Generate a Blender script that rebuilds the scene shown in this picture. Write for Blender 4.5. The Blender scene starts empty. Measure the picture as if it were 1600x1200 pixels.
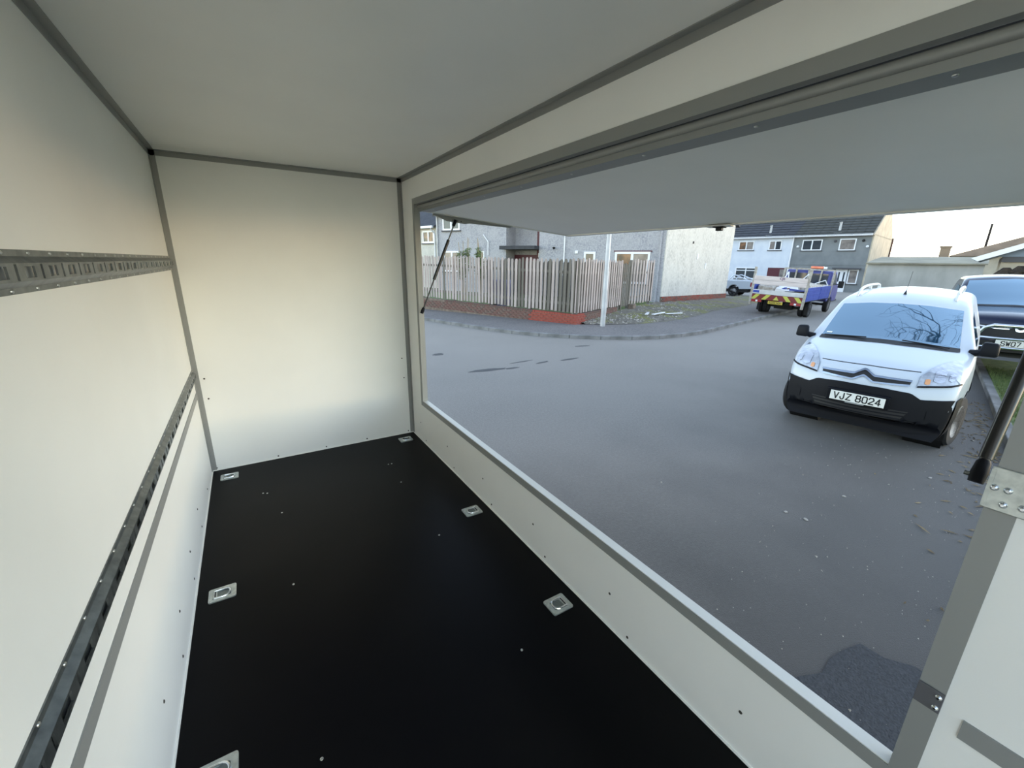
import bpy, bmesh, math, random
from mathutils import Vector, Matrix
from mathutils.bvhtree import BVHTree
from mathutils.geometry import tessellate_polygon
random.seed(7)
R = math.radians
scene = bpy.context.scene
col = scene.collection

# ------------------------------------------------------------------ camera
cam_d = bpy.data.cameras.new('camera'); cam = bpy.data.objects.new('camera', cam_d); col.objects.link(cam)
cam_d.sensor_fit = 'HORIZONTAL'; cam_d.sensor_width = 36; cam_d.lens = 36 * 655.99 / 1600
cam_d.clip_start = 0.02; cam_d.clip_end = 400
cam.location = (0, 0, 2.1); cam.rotation_euler = (R(73.9405), R(-0.8332), R(-31.7621))
scene.camera = cam

# ------------------------------------------------------------------ sky, sun, exposure
SUN_DIR = Vector((0.84, -0.54, 0.24)).normalized()
w = bpy.data.worlds.new('sky'); scene.world = w; w.use_nodes = True
nt = w.node_tree; nt.nodes.clear()
sky = nt.nodes.new('ShaderNodeTexSky'); sky.sky_type = 'NISHITA'; sky.sun_disc = False
sky.sun_elevation = math.asin(SUN_DIR.z); sky.sun_rotation = math.atan2(SUN_DIR.x, SUN_DIR.y)
sky.air_density = 1.0; sky.dust_density = 0.2; sky.ozone_density = 1.0
bg = nt.nodes.new('ShaderNodeBackground'); bg.inputs['Strength'].default_value = 0.50
wo = nt.nodes.new('ShaderNodeOutputWorld')
hs = nt.nodes.new('ShaderNodeHueSaturation'); hs.inputs['Saturation'].default_value = 0.72
nt.links.new(sky.outputs[0], hs.inputs['Color']); nt.links.new(hs.outputs[0], bg.inputs['Color']); nt.links.new(bg.outputs[0], wo.inputs['Surface'])
sd = bpy.data.lights.new('sun', 'SUN'); so = bpy.data.objects.new('sun', sd); col.objects.link(so)
sd.energy = 0.22; sd.angle = R(15); sd.color = (1.0, 0.95, 0.88)
so.rotation_euler = SUN_DIR.to_track_quat('Z', 'Y').to_euler(); so.location = (30, -20, 15)
vs = scene.view_settings
vs.view_transform = 'Standard'; vs.look = 'None'; vs.gamma = 1.0; vs.use_curve_mapping = False
vs.exposure = 0.48

# ------------------------------------------------------------------ helpers
def lin(c):
    r = []
    for v in c[:3]:
        v = v / 255.0
        r.append(v / 12.92 if v <= 0.04045 else ((v + 0.055) / 1.055) ** 2.4)
    return (r[0], r[1], r[2], 1.0)

def mat(name, c, rough=0.6, metal=0.0, c2=None, vscale=4.0, bump=0.0, bscale=60.0, spec=0.5, coat=0.0,
        ior=None, detail=5.0, lo=0.35, hi=0.65, c3=None, v3=20.0, stretch=None, emit=0.0, bdist=0.01, sheen=0.0, trans=0.0):
    m = bpy.data.materials.new(name); m.use_nodes = True
    n = m.node_tree.nodes; l = m.node_tree.links; b = n['Principled BSDF']
    b.inputs['Base Color'].default_value = lin(c); b.inputs['Roughness'].default_value = rough
    b.inputs['Metallic'].default_value = metal; b.inputs['Specular IOR Level'].default_value = spec
    b.inputs['Coat Weight'].default_value = coat; b.inputs['Coat Roughness'].default_value = 0.05
    b.inputs['Transmission Weight'].default_value = trans
    if sheen:
        b.inputs['Sheen Weight'].default_value = sheen; b.inputs['Sheen Roughness'].default_value = 0.45
    if ior: b.inputs['IOR'].default_value = ior
    if emit:
        b.inputs['Emission Color'].default_value = lin(c); b.inputs['Emission Strength'].default_value = emit
    tc = n.new('ShaderNodeTexCoord'); src = tc.outputs['Object']
    if stretch:
        mp = n.new('ShaderNodeMapping'); mp.inputs['Scale'].default_value = stretch
        l.new(src, mp.inputs['Vector']); src = mp.outputs['Vector']
    last = None
    for (cc, sc) in ((c2, vscale), (c3, v3)):
        if cc is None: continue
        tx = n.new('ShaderNodeTexNoise'); tx.inputs['Scale'].default_value = sc; tx.inputs['Detail'].default_value = detail
        l.new(src, tx.inputs['Vector'])
        rp = n.new('ShaderNodeMapRange'); rp.inputs['From Min'].default_value = lo; rp.inputs['From Max'].default_value = hi
        l.new(tx.outputs['Fac'], rp.inputs['Value'])
        mx = n.new('ShaderNodeMix'); mx.data_type = 'RGBA'
        if last is None: mx.inputs['A'].default_value = lin(c)
        else: l.new(last, mx.inputs['A'])
        mx.inputs['B'].default_value = lin(cc)
        l.new(rp.outputs['Result'], mx.inputs['Factor']); last = mx.outputs['Result']
    if last is not None: l.new(last, b.inputs['Base Color'])
    if bump:
        tx = n.new('ShaderNodeTexNoise'); tx.inputs['Scale'].default_value = bscale; tx.inputs['Detail'].default_value = 4
        l.new(src, tx.inputs['Vector'])
        bp = n.new('ShaderNodeBump'); bp.inputs['Strength'].default_value = bump; bp.inputs['Distance'].default_value = bdist
        l.new(tx.outputs['Fac'], bp.inputs['Height']); l.new(bp.outputs['Normal'], b.inputs['Normal'])
    return m

M = {}
M['grp'] = mat('white_grp', (232, 233, 230), 0.42, bump=0.10, bscale=320, bdist=0.002, c2=(228, 229, 226), vscale=2)
M['alu'] = mat('grey_aluminium', (142, 144, 142), 0.5, 0.2, bump=0.03, bscale=90)
M['alu_light'] = mat('light_aluminium', (214, 214, 208), 0.4, 0.2)
M['galv'] = mat('galvanised_steel', (122, 127, 127), 0.36, 0.8, c2=(96, 101, 103), vscale=30)
M['zinc'] = mat('zinc_plate', (205, 210, 206), 0.3, 0.7, c2=(180, 186, 184), vscale=60)
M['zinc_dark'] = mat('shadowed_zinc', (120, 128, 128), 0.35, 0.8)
M['screw'] = mat('screw_steel', (190, 190, 186), 0.3, 0.9)
M['screw_dark'] = mat('screw_dark', (60, 58, 54), 0.5, 0.3)
M['black_rubber'] = mat('black_rubber', (18, 18, 18), 0.7)
M['strut_black'] = mat('black_strut', (16, 17, 20), 0.28, coat=0.3)
M['chrome'] = mat('chrome', (225, 228, 230), 0.12, 1.0)
M['floor'] = mat('black_phenolic_ply', (11, 11, 12), 0.4, c2=(20, 19, 19), vscale=1.6, bump=0.15, bscale=420, bdist=0.001, spec=0.08, lo=0.45, hi=0.75, c3=(9, 9, 13), v3=1.1)
M['seal'] = mat('white_sealant', (238, 238, 232), 0.5)
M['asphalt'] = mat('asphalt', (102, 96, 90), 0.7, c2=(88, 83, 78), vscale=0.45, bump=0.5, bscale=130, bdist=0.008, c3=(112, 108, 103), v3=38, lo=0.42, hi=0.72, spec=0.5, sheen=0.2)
M['asphalt_new'] = mat('patched_asphalt', (52, 54, 58), 0.9, c2=(66, 68, 72), vscale=60, bump=0.7, bscale=110, bdist=0.02)
M['pavement'] = mat('pavement_asphalt', (112, 108, 106), 0.9, c2=(92, 90, 90), vscale=0.7, bump=0.3, bscale=90, c3=(124, 120, 117), v3=18)
M['kerb'] = mat('kerb_concrete', (140, 140, 139), 0.9, c2=(108, 108, 107), vscale=3, bump=0.3, bscale=40)
M['brick_old'] = mat('old_brick', (98, 66, 60), 0.9, c2=(76, 54, 50), vscale=2.5, c3=(122, 92, 84), v3=14, bump=0.3, bscale=40)
M['brick_old2'] = mat('sooty_brick', (78, 62, 56), 0.9, c2=(70, 56, 50), vscale=3, c3=(120, 100, 92), v3=11, bump=0.3)
M['brick_new'] = mat('bright_red_brick', (158, 78, 64), 0.9, c2=(136, 64, 54), vscale=6, bump=0.2)
M['brick_plinth'] = mat('faded_brick', (150, 98, 84), 0.9, c2=(126, 78, 68), vscale=5, bump=0.2)
M['mortar'] = mat('mortar', (132, 118, 106), 0.95, c2=(104, 92, 82), vscale=8)
M['wood_grey'] = mat('weathered_wood', (168, 158, 152), 0.85, c2=(136, 126, 120), vscale=3, stretch=(6, 6, 0.6), bump=0.2, bscale=20)
M['wood_pink'] = mat('weathered_wood_pale', (186, 174, 168), 0.85, c2=(150, 136, 130), vscale=3, stretch=(6, 6, 0.6), bump=0.2, bscale=20)
M['wood_dark'] = mat('weathered_wood_and_shade', (120, 114, 106), 0.88, c2=(94, 90, 80), vscale=3, stretch=(6, 6, 0.6), bump=0.2, bscale=20)  # dark weathered wood; on the back pales its darkness stands in for shade
M['wood_red'] = mat('red_stained_wood', (128, 56, 48), 0.8, c2=(100, 44, 40), vscale=3)
M['harl_grey'] = mat('grey_harling', (164, 164, 169), 0.95, c2=(140, 141, 150), vscale=1.6, bump=0.5, bscale=60, c3=(178, 178, 182), v3=14)
M['harl_cream'] = mat('cream_harling', (200, 197, 188), 0.95, c2=(176, 173, 165), vscale=2.2, bump=0.5, bscale=60, c3=(210, 207, 199), v3=16, stretch=(1, 1, 0.5))
M['render_white'] = mat('pale_blue_white_render', (212, 218, 226), 0.9, c2=(202, 209, 220), vscale=1.5)
M['render_grey'] = mat('blue_grey_render', (130, 134, 135), 0.9, c2=(118, 122, 124), vscale=1.2, bump=0.2, bscale=60)
M['render_tan'] = mat('tan_render', (190, 180, 160), 0.9, c2=(170, 160, 142), vscale=1.2, bump=0.3)
M['render_old'] = mat('stained_grey_render', (194, 193, 186), 0.92, c2=(160, 160, 153), vscale=0.9, bump=0.3, stretch=(1, 1, 0.5))
M['slate'] = mat('dark_roof_tiles', (58, 60, 66), 0.7, c2=(46, 48, 54), vscale=3)
M['slate_moss'] = mat('mossy_roof_tiles', (70, 70, 64), 0.8, c2=(52, 54, 52), vscale=3)
M['roof_tan'] = mat('lichen_brown_roof', (150, 128, 106), 0.85, c2=(124, 106, 88), vscale=1)
M['roof_felt'] = mat('grey_felt_roof', (158, 152, 132), 0.9, c2=(132, 128, 112), vscale=1)
M['upvc'] = mat('white_upvc', (232, 234, 238), 0.35)
M['pane'] = mat('window_glass', (60, 66, 72), 0.06, spec=0.5, ior=1.55)
M['pane_curtain'] = mat('curtained_glass', (150, 142, 136), 0.1, c2=(112, 106, 104), vscale=2, spec=0.4, ior=1.45)
M['pane_warm'] = mat('warm_glass', (150, 112, 84), 0.1, c2=(74, 68, 62), vscale=2.4, spec=0.4, ior=1.45)
M['maroon'] = mat('maroon_panel', (84, 32, 42), 0.55)
M['sill'] = mat('dark_sill', (84, 84, 88), 0.8)
M['van_white'] = mat('white_car_paint', (190, 199, 208), 0.3, coat=0.4)
M['van_plastic'] = mat('black_bumper_plastic', (15, 17, 23), 0.5, bump=0.1, bscale=300, bdist=0.001, spec=0.15)
M['van_dark'] = mat('dark_plastic', (14, 15, 18), 0.55)
M['windscreen'] = mat('windscreen_glass', (6, 62, 92), 0.03, spec=1.0, ior=2.9)
M['windscreen'].node_tree.nodes['Principled BSDF'].inputs['Specular Tint'].default_value = (0.68, 0.88, 1.0, 1.0)
M['lamp_glass'] = mat('headlamp_lens', (186, 192, 200), 0.08, metal=0.35, c2=(150, 156, 166), vscale=14, coat=1.0)
M['lamp_bowl'] = mat('headlamp_reflector', (205, 208, 214), 0.12, metal=0.9)
M['chrome_dark'] = mat('dark_chrome', (150, 158, 168), 0.15, 1.0)
M['amber'] = mat('amber_lens', (214, 150, 96), 0.15, coat=1.0)
M['tyre'] = mat('tyre_rubber', (22, 22, 24), 0.8)
M['steel_rim'] = mat('steel_rim', (120, 124, 128), 0.4, 0.6)
M['alloy'] = mat('alloy_rim', (214, 216, 218), 0.4, 0.3)
M['plate_white'] = mat('plate_white', (226, 226, 218), 0.4)
M['plate_yellow'] = mat('plate_yellow', (196, 172, 60), 0.5)
M['plate_black'] = mat('plate_black', (12, 12, 14), 0.5)
M['navy'] = mat('navy_car_paint', (18, 25, 50), 0.25, coat=0.35, spec=0.35)
M['truck_blue'] = mat('blue_truck_paint', (38, 62, 158), 0.45, c2=(62, 84, 170), vscale=3)
M['truck_cab'] = mat('faded_blue_cab_paint', (58, 66, 138), 0.5, c2=(84, 88, 150), vscale=2)
M['board_pink'] = mat('bleached_board', (222, 210, 204), 0.8, c2=(204, 190, 184), vscale=2, stretch=(1, 1, 6))
M['board_grey'] = mat('pale_tailboard', (214, 212, 208), 0.7, c2=(192, 190, 188), vscale=3)
M['haz_red'] = mat('hazard_red', (116, 28, 34), 0.5)
M['haz_yellow'] = mat('hazard_yellow', (190, 190, 78), 0.5)
M['lens_red'] = mat('red_lens', (150, 24, 34), 0.2, coat=1.0)
M['beacon'] = mat('orange_beacon', (214, 92, 60), 0.25, coat=1.0)
M['pale_steel'] = mat('pale_painted_steel', (186, 182, 172), 0.55, c2=(150, 140, 128), vscale=8)
M['underbody'] = mat('grimy_chassis', (34, 33, 33), 0.85)
M['lamp_post'] = mat('galvanised_post', (190, 192, 194), 0.5, 0.3, c2=(168, 170, 172), vscale=2)
M['grass'] = mat('grass', (88, 108, 60), 0.95, c2=(68, 90, 48), vscale=4, c3=(110, 122, 72), v3=9, bump=0.6, bscale=40, bdist=0.03)
M['verge'] = mat('stony_verge', (118, 114, 104), 0.95, c2=(122, 124, 66), vscale=0.9, lo=0.48, hi=0.62, bump=0.8, bscale=22, bdist=0.05, c3=(96, 92, 86), v3=6)
M['bark'] = mat('dark_bark', (50, 44, 42), 0.95, bump=0.3)
M['leaf_green'] = mat('shrub_leaf', (98, 112, 70), 0.8)
M['twig'] = mat('dry_twig', (150, 136, 112), 0.9)
M['leaf_dry'] = mat('dry_leaf', (148, 134, 110), 0.9, c2=(96, 84, 66), vscale=3)
M['stone'] = mat('pale_stone', (168, 164, 156), 0.9, c2=(132, 128, 122), vscale=5)
M['hedge'] = mat('brown_hedge', (70, 58, 44), 0.95, c2=(48, 40, 34), vscale=6, bump=1.0, bscale=20, bdist=0.1)
M['bin_blue'] = mat('lilac_bin_plastic', (120, 118, 158), 0.5)
M['gable_blue'] = mat('blue_grey_cladding', (126, 138, 152), 0.8)
M['brick_chimney'] = mat('buff_brick_chimney', (150, 130, 108), 0.9)
M['logo_red'] = mat('faded_lettering', (120, 92, 118), 0.7)
M['tar'] = mat('damp_stain', (74, 74, 74), 0.85, bump=0.3, bscale=120)

def gutter_dirt_and_shade(m):
    # gutter dirt with near-trailer shade painted in, spreading from the lawn edge, ragged outline
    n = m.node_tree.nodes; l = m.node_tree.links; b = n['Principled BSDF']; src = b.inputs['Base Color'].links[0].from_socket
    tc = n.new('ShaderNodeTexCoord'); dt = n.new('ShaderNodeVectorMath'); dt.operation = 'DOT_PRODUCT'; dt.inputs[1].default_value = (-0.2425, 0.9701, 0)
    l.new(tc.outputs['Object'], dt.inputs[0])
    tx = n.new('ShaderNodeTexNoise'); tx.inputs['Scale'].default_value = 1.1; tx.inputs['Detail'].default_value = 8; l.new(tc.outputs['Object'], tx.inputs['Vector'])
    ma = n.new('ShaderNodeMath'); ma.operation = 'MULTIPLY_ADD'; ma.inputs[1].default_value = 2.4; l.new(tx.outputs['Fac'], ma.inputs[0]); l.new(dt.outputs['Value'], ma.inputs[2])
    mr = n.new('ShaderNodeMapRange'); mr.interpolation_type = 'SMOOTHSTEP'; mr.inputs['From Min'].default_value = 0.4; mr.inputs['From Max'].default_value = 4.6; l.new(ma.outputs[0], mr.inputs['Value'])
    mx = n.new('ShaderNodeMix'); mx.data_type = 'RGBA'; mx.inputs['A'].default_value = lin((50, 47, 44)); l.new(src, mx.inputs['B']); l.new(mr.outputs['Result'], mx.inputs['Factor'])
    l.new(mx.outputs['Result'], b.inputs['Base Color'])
gutter_dirt_and_shade(M['asphalt'])

class MB:
    def __init__(s): s.v = []; s.f = []
    def add(s, vs_, fs_):
        o = len(s.v); s.v += [tuple(p) for p in vs_]; s.f += [tuple(o + i for i in f) for f in fs_]; return s
    def box(s, x0, x1, y0, y1, z0, z1):
        v = [(x, y, z) for z in (z0, z1) for y in (y0, y1) for x in (x0, x1)]
        return s.add(v, [(0, 2, 3, 1), (4, 5, 7, 6), (0, 1, 5, 4), (2, 6, 7, 3), (0, 4, 6, 2), (1, 3, 7, 5)])
    def hexa(s, b, t):   # 4 bottom pts ccw, 4 top pts
        return s.add(list(b) + list(t), [(3, 2, 1, 0), (4, 5, 6, 7), (0, 1, 5, 4), (1, 2, 6, 5), (2, 3, 7, 6), (3, 0, 4, 7)])
    def beam(s, p0, p1, wd, ht, up=(0, 0, 1)):
        p0 = Vector(p0); p1 = Vector(p1); d = (p1 - p0).normalized(); u = Vector(up)
        sx = d.cross(u)
        if sx.length < 1e-4: sx = d.cross(Vector((1, 0, 0)))
        sx.normalize(); uy = sx.cross(d).normalized()
        q = [(-1, -1), (1, -1), (1, 1), (-1, 1)]
        a = [p0 + sx * (i * wd / 2) + uy * (j * ht / 2) for i, j in q]; b = [p1 + sx * (i * wd / 2) + uy * (j * ht / 2) for i, j in q]
        return s.hexa(a, b)
    def tube(s, pts, r, n=10, cap=True):
        pts = [Vector(p) for p in pts]; rr = r if isinstance(r, (list, tuple)) else [r] * len(pts)
        rings = []; ref = None
        for i, p in enumerate(pts):
            d = (pts[min(i + 1, len(pts) - 1)] - pts[max(i - 1, 0)]).normalized()
            if ref is None:
                ref = d.cross(Vector((0, 0, 1)))
                if ref.length < 1e-3: ref = d.cross(Vector((1, 0, 0)))
            a = (ref - d * ref.dot(d)).normalized(); ref = a; b = d.cross(a)
            rings.append([p + a * (rr[i] * math.cos(2 * math.pi * k / n)) + b * (rr[i] * math.sin(2 * math.pi * k / n)) for k in range(n)])
        o = len(s.v)
        for g in rings: s.v += [tuple(p) for p in g]
        for i in range(len(pts) - 1):
            for k in range(n):
                s.f.append((o + i * n + k, o + i * n + (k + 1) % n, o + (i + 1) * n + (k + 1) % n, o + (i + 1) * n + k))
        if cap:
            s.f.append(tuple(o + k for k in range(n))[::-1]); s.f.append(tuple(o + (len(pts) - 1) * n + k for k in range(n)))
        return s
    def prism(s, poly, a, b, axis='z'):
        # extrude a 2-D outline between a and b along an axis; outline coords are the other two axes in xyz order
        def P(p, t):
            return {'z': (p[0], p[1], t), 'x': (t, p[0], p[1]), 'y': (p[0], t, p[1])}[axis]
        n = len(poly); o = len(s.v)
        s.v += [P(p, a) for p in poly] + [P(p, b) for p in poly]
        tris = tessellate_polygon([[Vector((p[0], p[1], 0)) for p in poly]])
        for t in tris:
            s.f.append((o + t[0], o + t[1], o + t[2])); s.f.append((o + n + t[2], o + n + t[1], o + n + t[0]))
        for i in range(n): s.f.append((o + i, o + (i + 1) % n, o + n + (i + 1) % n, o + n + i))
        return s
    def lathe(s, prof, c, axis='x', n=24):
        # prof: list of (along, radius)
        o = len(s.v); c = Vector(c)
        for (t, r) in prof:
            for k in range(n):
                a = 2 * math.pi * k / n; u, v = r * math.cos(a), r * math.sin(a)
                s.v.append(tuple(c + {'x': Vector((t, u, v)), 'y': Vector((u, t, v)), 'z': Vector((u, v, t))}[axis]))
        for i in range(len(prof) - 1):
            for k in range(n): s.f.append((o + i * n + k, o + i * n + (k + 1) % n, o + (i + 1) * n + (k + 1) % n, o + (i + 1) * n + k))
        s.f.append(tuple(o + k for k in range(n))); s.f.append(tuple(o + (len(prof) - 1) * n + k for k in range(n)))
        return s
    def mesh(s, name, m, smooth=False, bevel=0):
        me = bpy.data.meshes.new(name); me.from_pydata(s.v, [], s.f)
        bm = bmesh.new(); bm.from_mesh(me); bmesh.ops.recalc_face_normals(bm, faces=bm.faces)
        if bevel:
            bmesh.ops.bevel(bm, geom=[e for e in bm.edges if e.is_manifold and e.calc_face_angle(0) > 0.5], offset=bevel, segments=2, affect='EDGES', profile=0.5)
        bm.to_mesh(me); bm.free()
        me.materials.append(m)
        if smooth:
            for p in me.polygons: p.use_smooth = True
            try: me.set_sharp_from_angle(angle=R(38))
            except Exception: pass
        me.update()
        return me
    def build(s, name, m, parent=None, smooth=False, bevel=0, label=None):
        o = bpy.data.objects.new(name, s.mesh(name, m, smooth, bevel)); col.objects.link(o)
        if parent: o.parent = parent
        if label: o['label'] = label
        return o

def tag(o, label=None, cat=None, group=None, kind=None):
    if label: o['label'] = label
    if cat: o['category'] = cat
    if group: o['group'] = group
    if kind: o['kind'] = kind
    return o
def struct(o, label=None):
    o['kind'] = 'structure'
    if label: o['label'] = label
    return o
def empty(name, loc=(0, 0, 0), rz=0.0, rx=0.0, ry=0.0):
    o = bpy.data.objects.new(name, None); col.objects.link(o); o.location = loc; o.rotation_euler = (rx, ry, rz); o.empty_display_size = 0.1
    return o
def inst(name, me, parent, loc=(0, 0, 0), rot=(0, 0, 0), scale=(1, 1, 1)):
    o = bpy.data.objects.new(name, me); col.objects.link(o); o.parent = parent; o.location = loc; o.rotation_euler = rot; o.scale = scale
    return o
def copy_tree(o, parent=None):
    c = o.copy(); col.objects.link(c); c.parent = parent
    for ch in list(o.children): copy_tree(ch, c)
    return c
def text(name, body, size, m, parent, loc, rot=(0, 0, 0), bold=0.0, sx=1.0, extrude=0.002, shear=0.0):
    cu = bpy.data.curves.new(name, 'FONT'); cu.body = body; cu.size = size; cu.align_x = 'CENTER'; cu.align_y = 'CENTER'
    cu.offset = bold; cu.extrude = extrude; cu.shear = shear; cu.resolution_u = 3
    t = bpy.data.objects.new(name, cu); col.objects.link(t)
    bpy.context.view_layer.update()
    me = bpy.data.meshes.new_from_object(t.evaluated_get(bpy.context.evaluated_depsgraph_get()))
    bpy.data.objects.remove(t); bpy.data.curves.remove(cu)
    me.materials.clear(); me.materials.append(m); me.name = name
    o = bpy.data.objects.new(name, me); col.objects.link(o); o.parent = parent; o.location = loc; o.rotation_euler = rot; o.scale = (sx, 1, 1)
    return o
GLY = {'V': [[(0, 1), (.5, 0), (1, 1)]], 'J': [[(.85, 1), (.85, .22), (.65, 0), (.25, 0), (.05, .22), (.05, .34)]], 'Z': [[(0, 1), (1, 1), (0, 0), (1, 0)]],
       '8': [[(.2, .53), (.05, .68), (.05, .88), (.22, 1), (.78, 1), (.95, .88), (.95, .68), (.8, .53), (.2, .53), (0, .36), (0, .14), (.2, 0), (.8, 0), (1, .14), (1, .36), (.8, .53)]],
       '0': [[(0, .18), (0, .82), (.2, 1), (.8, 1), (1, .82), (1, .18), (.8, 0), (.2, 0), (0, .18)]], '2': [[(0, .8), (.2, 1), (.8, 1), (1, .8), (1, .62), (0, .06), (0, 0), (1, 0)]],
       '4': [[(.72, 0), (.72, 1), (0, .28), (1, .28)]], 'S': [[(1, .8), (.8, 1), (.2, 1), (0, .84), (0, .66), (.2, .53), (.8, .47), (1, .34), (1, .16), (.8, 0), (.2, 0), (0, .2)]],
       'W': [[(0, 1), (.25, 0), (.5, .75), (.75, 0), (1, 1)]], '7': [[(0, 1), (1, 1), (.35, 0)]], 'H': [[(0, 0), (0, 1)], [(1, 0), (1, 1)], [(0, .5), (1, .5)]],
       'A': [[(0, 0), (.5, 1), (1, 0)], [(.2, .3), (.8, .3)]], 'R': [[(0, 0), (0, 1), (.8, 1), (1, .84), (1, .62), (.8, .46), (0, .46)], [(.5, .46), (1, 0)]],
       '9': [[(0, .1), (.2, 0), (.8, 0), (1, .2), (1, .82), (.8, 1), (.2, 1), (0, .84), (0, .6), (.2, .46), (1, .46)]], 'N': [[(0, 0), (0, 1), (1, 0), (1, 1)]], 'K': [[(0, 0), (0, 1)], [(1, 1), (0, .42)], [(.3, .58), (1, 0)]]}
def plate_text(body, parent, y, zc, ch=0.072, cw=0.042, gap=0.061, sw=0.0125, space=0.033):
    # plate characters drawn as strokes, standing just proud of the plate
    adv = [space if c == ' ' else gap for c in body]; x = -(sum(adv) - (gap - cw)) / 2; mb = MB()
    for c, a in zip(body, adv):
        if c != ' ':
            for st in GLY[c]:
                for (p, q) in zip(st, st[1:]):
                    p0 = Vector((x + p[0] * cw, y, zc + (p[1] - .5) * ch)); p1 = Vector((x + q[0] * cw, y, zc + (q[1] - .5) * ch)); d = (p1 - p0).normalized() * sw * .4
                    mb.beam(p0 - d, p1 + d, sw, 0.002, (0, 1, 0))
        x += a
    return mb.build('plate_lettering', M['plate_black'], parent)
def lerp(a, b, t): return a + (b - a) * t
def interp(tab, x):
    if x <= tab[0][0]: return tab[0][1]
    for (x0, y0), (x1, y1) in zip(tab, tab[1:]):
        if x <= x1: return lerp(y0, y1, (x - x0) / (x1 - x0)) if x1 > x0 else y1
    return tab[-1][1]
def smooth_interp(tab, x):     # monotone-ish cubic through the table
    n = len(tab)
    if x <= tab[0][0]: return tab[0][1]
    if x >= tab[-1][0]: return tab[-1][1]
    for i in range(n - 1):
        if x <= tab[i + 1][0]: break
    x0, y0 = tab[i]; x1, y1 = tab[i + 1]; h = x1 - x0
    d = (y1 - y0) / h
    def sl(j):
        if j <= 0 or j >= n - 1: return (tab[min(j + 1, n - 1)][1] - tab[max(j - 1, 0)][1]) / (tab[min(j + 1, n - 1)][0] - tab[max(j - 1, 0)][0])
        a = (tab[j][1] - tab[j - 1][1]) / (tab[j][0] - tab[j - 1][0]); b = (tab[j + 1][1] - tab[j][1]) / (tab[j + 1][0] - tab[j][0])
        return 0 if a * b <= 0 else 2 * a * b / (a + b)
    m0, m1 = sl(i), sl(i + 1); t = (x - x0) / h
    return (2*t**3 - 3*t*t + 1) * y0 + (t**3 - 2*t*t + t) * h * m0 + (-2*t**3 + 3*t*t) * y1 + (t**3 - t*t) * h * m1

# ------------------------------------------------------------------ trailer shell
XL, XR, YB, ZF, ZC, Y0, TH = -0.3854, 1.1394, 3.514, 0.60, 2.7195, -0.36, 0.032
OY0, OY1, OZ0, OZ1 = 0.122, 3.215, 0.980, 2.505          # clear serving opening
FR = 0.042                                                # frame width
floor = struct(MB().box(XL, XR, Y0, YB, ZF - 0.06, ZF).build('floor', M['floor']), 'black non-slip plywood floor of the trailer')
ceiling = struct(MB().box(XL - TH, XR + TH, Y0, YB + TH, ZC, ZC + TH).build('ceiling', M['grp']), 'white panel ceiling of the trailer')
wall_left = struct(MB().box(XL - TH, XL, Y0, YB, ZF - 0.06, ZC).build('wall_left', M['grp']), 'white panel wall of the trailer with two metal lashing tracks')
wall_back = struct(MB().box(XL - TH, XR + TH, YB, YB + TH, ZF - 0.06, ZC).build('wall_back', M['grp']), 'white end wall of the trailer')
wr = MB()
wr.box(XR, XR + TH, Y0, YB, ZF - 0.06, OZ0 - FR + 0.01).box(XR, XR + TH, Y0, YB, OZ1 + FR - 0.01, ZC)
wr.box(XR, XR + TH, Y0, OY0 - FR + 0.01, OZ0 - FR + 0.01, OZ1 + FR - 0.01).box(XR, XR + TH, OY1 + FR - 0.01, YB, OZ0 - FR + 0.01, OZ1 + FR - 0.01)
wall_right = struct(wr.build('wall_right', M['grp']), 'white side wall of the trailer around the serving opening')
# chassis rails under the floor and a wheel pair out of sight carry the box
ch = MB()
for x in (-0.2, 0.95): ch.box(x - 0.04, x + 0.04, Y0, YB, 0.42, ZF - 0.06)
for y in (-0.4, 0.9, 2.2, 3.3): ch.box(-0.38, 1.13, y - 0.03, y + 0.03, 0.46, ZF - 0.06)
ch.box(-0.42, 1.18, 0.70, 0.76, 0.28, 0.34)
ch.box(-0.24, -0.16, 0.69, 0.77, 0.30, 0.44).box(0.91, 0.99, 0.69, 0.77, 0.30, 0.44)
ch.lathe([(-0.06, 0.15), (-0.07, 0.21), (-0.05, 0.25), (0.05, 0.25), (0.07, 0.21), (0.06, 0.15)], (-0.24, 0.73, 0.25))
ch.lathe([(-0.06, 0.15), (-0.07, 0.21), (-0.05, 0.25), (0.05, 0.25), (0.07, 0.21), (0.06, 0.15)], (0.99, 0.73, 0.25))
chassis = struct(ch.build('trailer_chassis', M['galv']), 'steel chassis under the trailer floor')

TN = [0]
def trim(mb, label, m='alu', smooth=False):
    TN[0] += 1
    return struct(mb.build('trim_%d' % TN[0], M[m], smooth=smooth), label)
e = 0.003
def angle(ax, sgn1, sgn2, leg, a, b):   # not used for odd cases
    pass
LG = 0.030
trim(MB().box(XL, XL + e, Y0, YB, ZC - LG, ZC).box(XL, XL + LG, Y0, YB, ZC - e, ZC), 'aluminium corner trim between left wall and ceiling')
trim(MB().box(XR - e, XR, Y0, YB, ZC - LG, ZC).box(XR - LG, XR, Y0, YB, ZC - e, ZC), 'aluminium corner trim between ceiling and serving wall')
trim(MB().box(XL, XR, YB - e, YB, ZC - LG, ZC).box(XL, XR, YB - LG, YB, ZC - e, ZC), 'aluminium corner trim along top of end wall')
trim(MB().box(XL, XL + e, YB - LG, YB, ZF, ZC).box(XL, XL + LG, YB - e, YB, ZF, ZC), 'aluminium corner trim upright between left wall and end wall')
trim(MB().box(XR - e, XR, YB - LG, YB, ZF, ZC).box(XR - LG, XR, YB - e, YB, ZF, ZC), 'aluminium corner trim upright between end wall and serving wall')
trim(MB().box(XL, XL + 0.004, Y0, YB - LG, 1.172, 1.212), 'flat grey strip along left wall below the lower lashing track')
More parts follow.
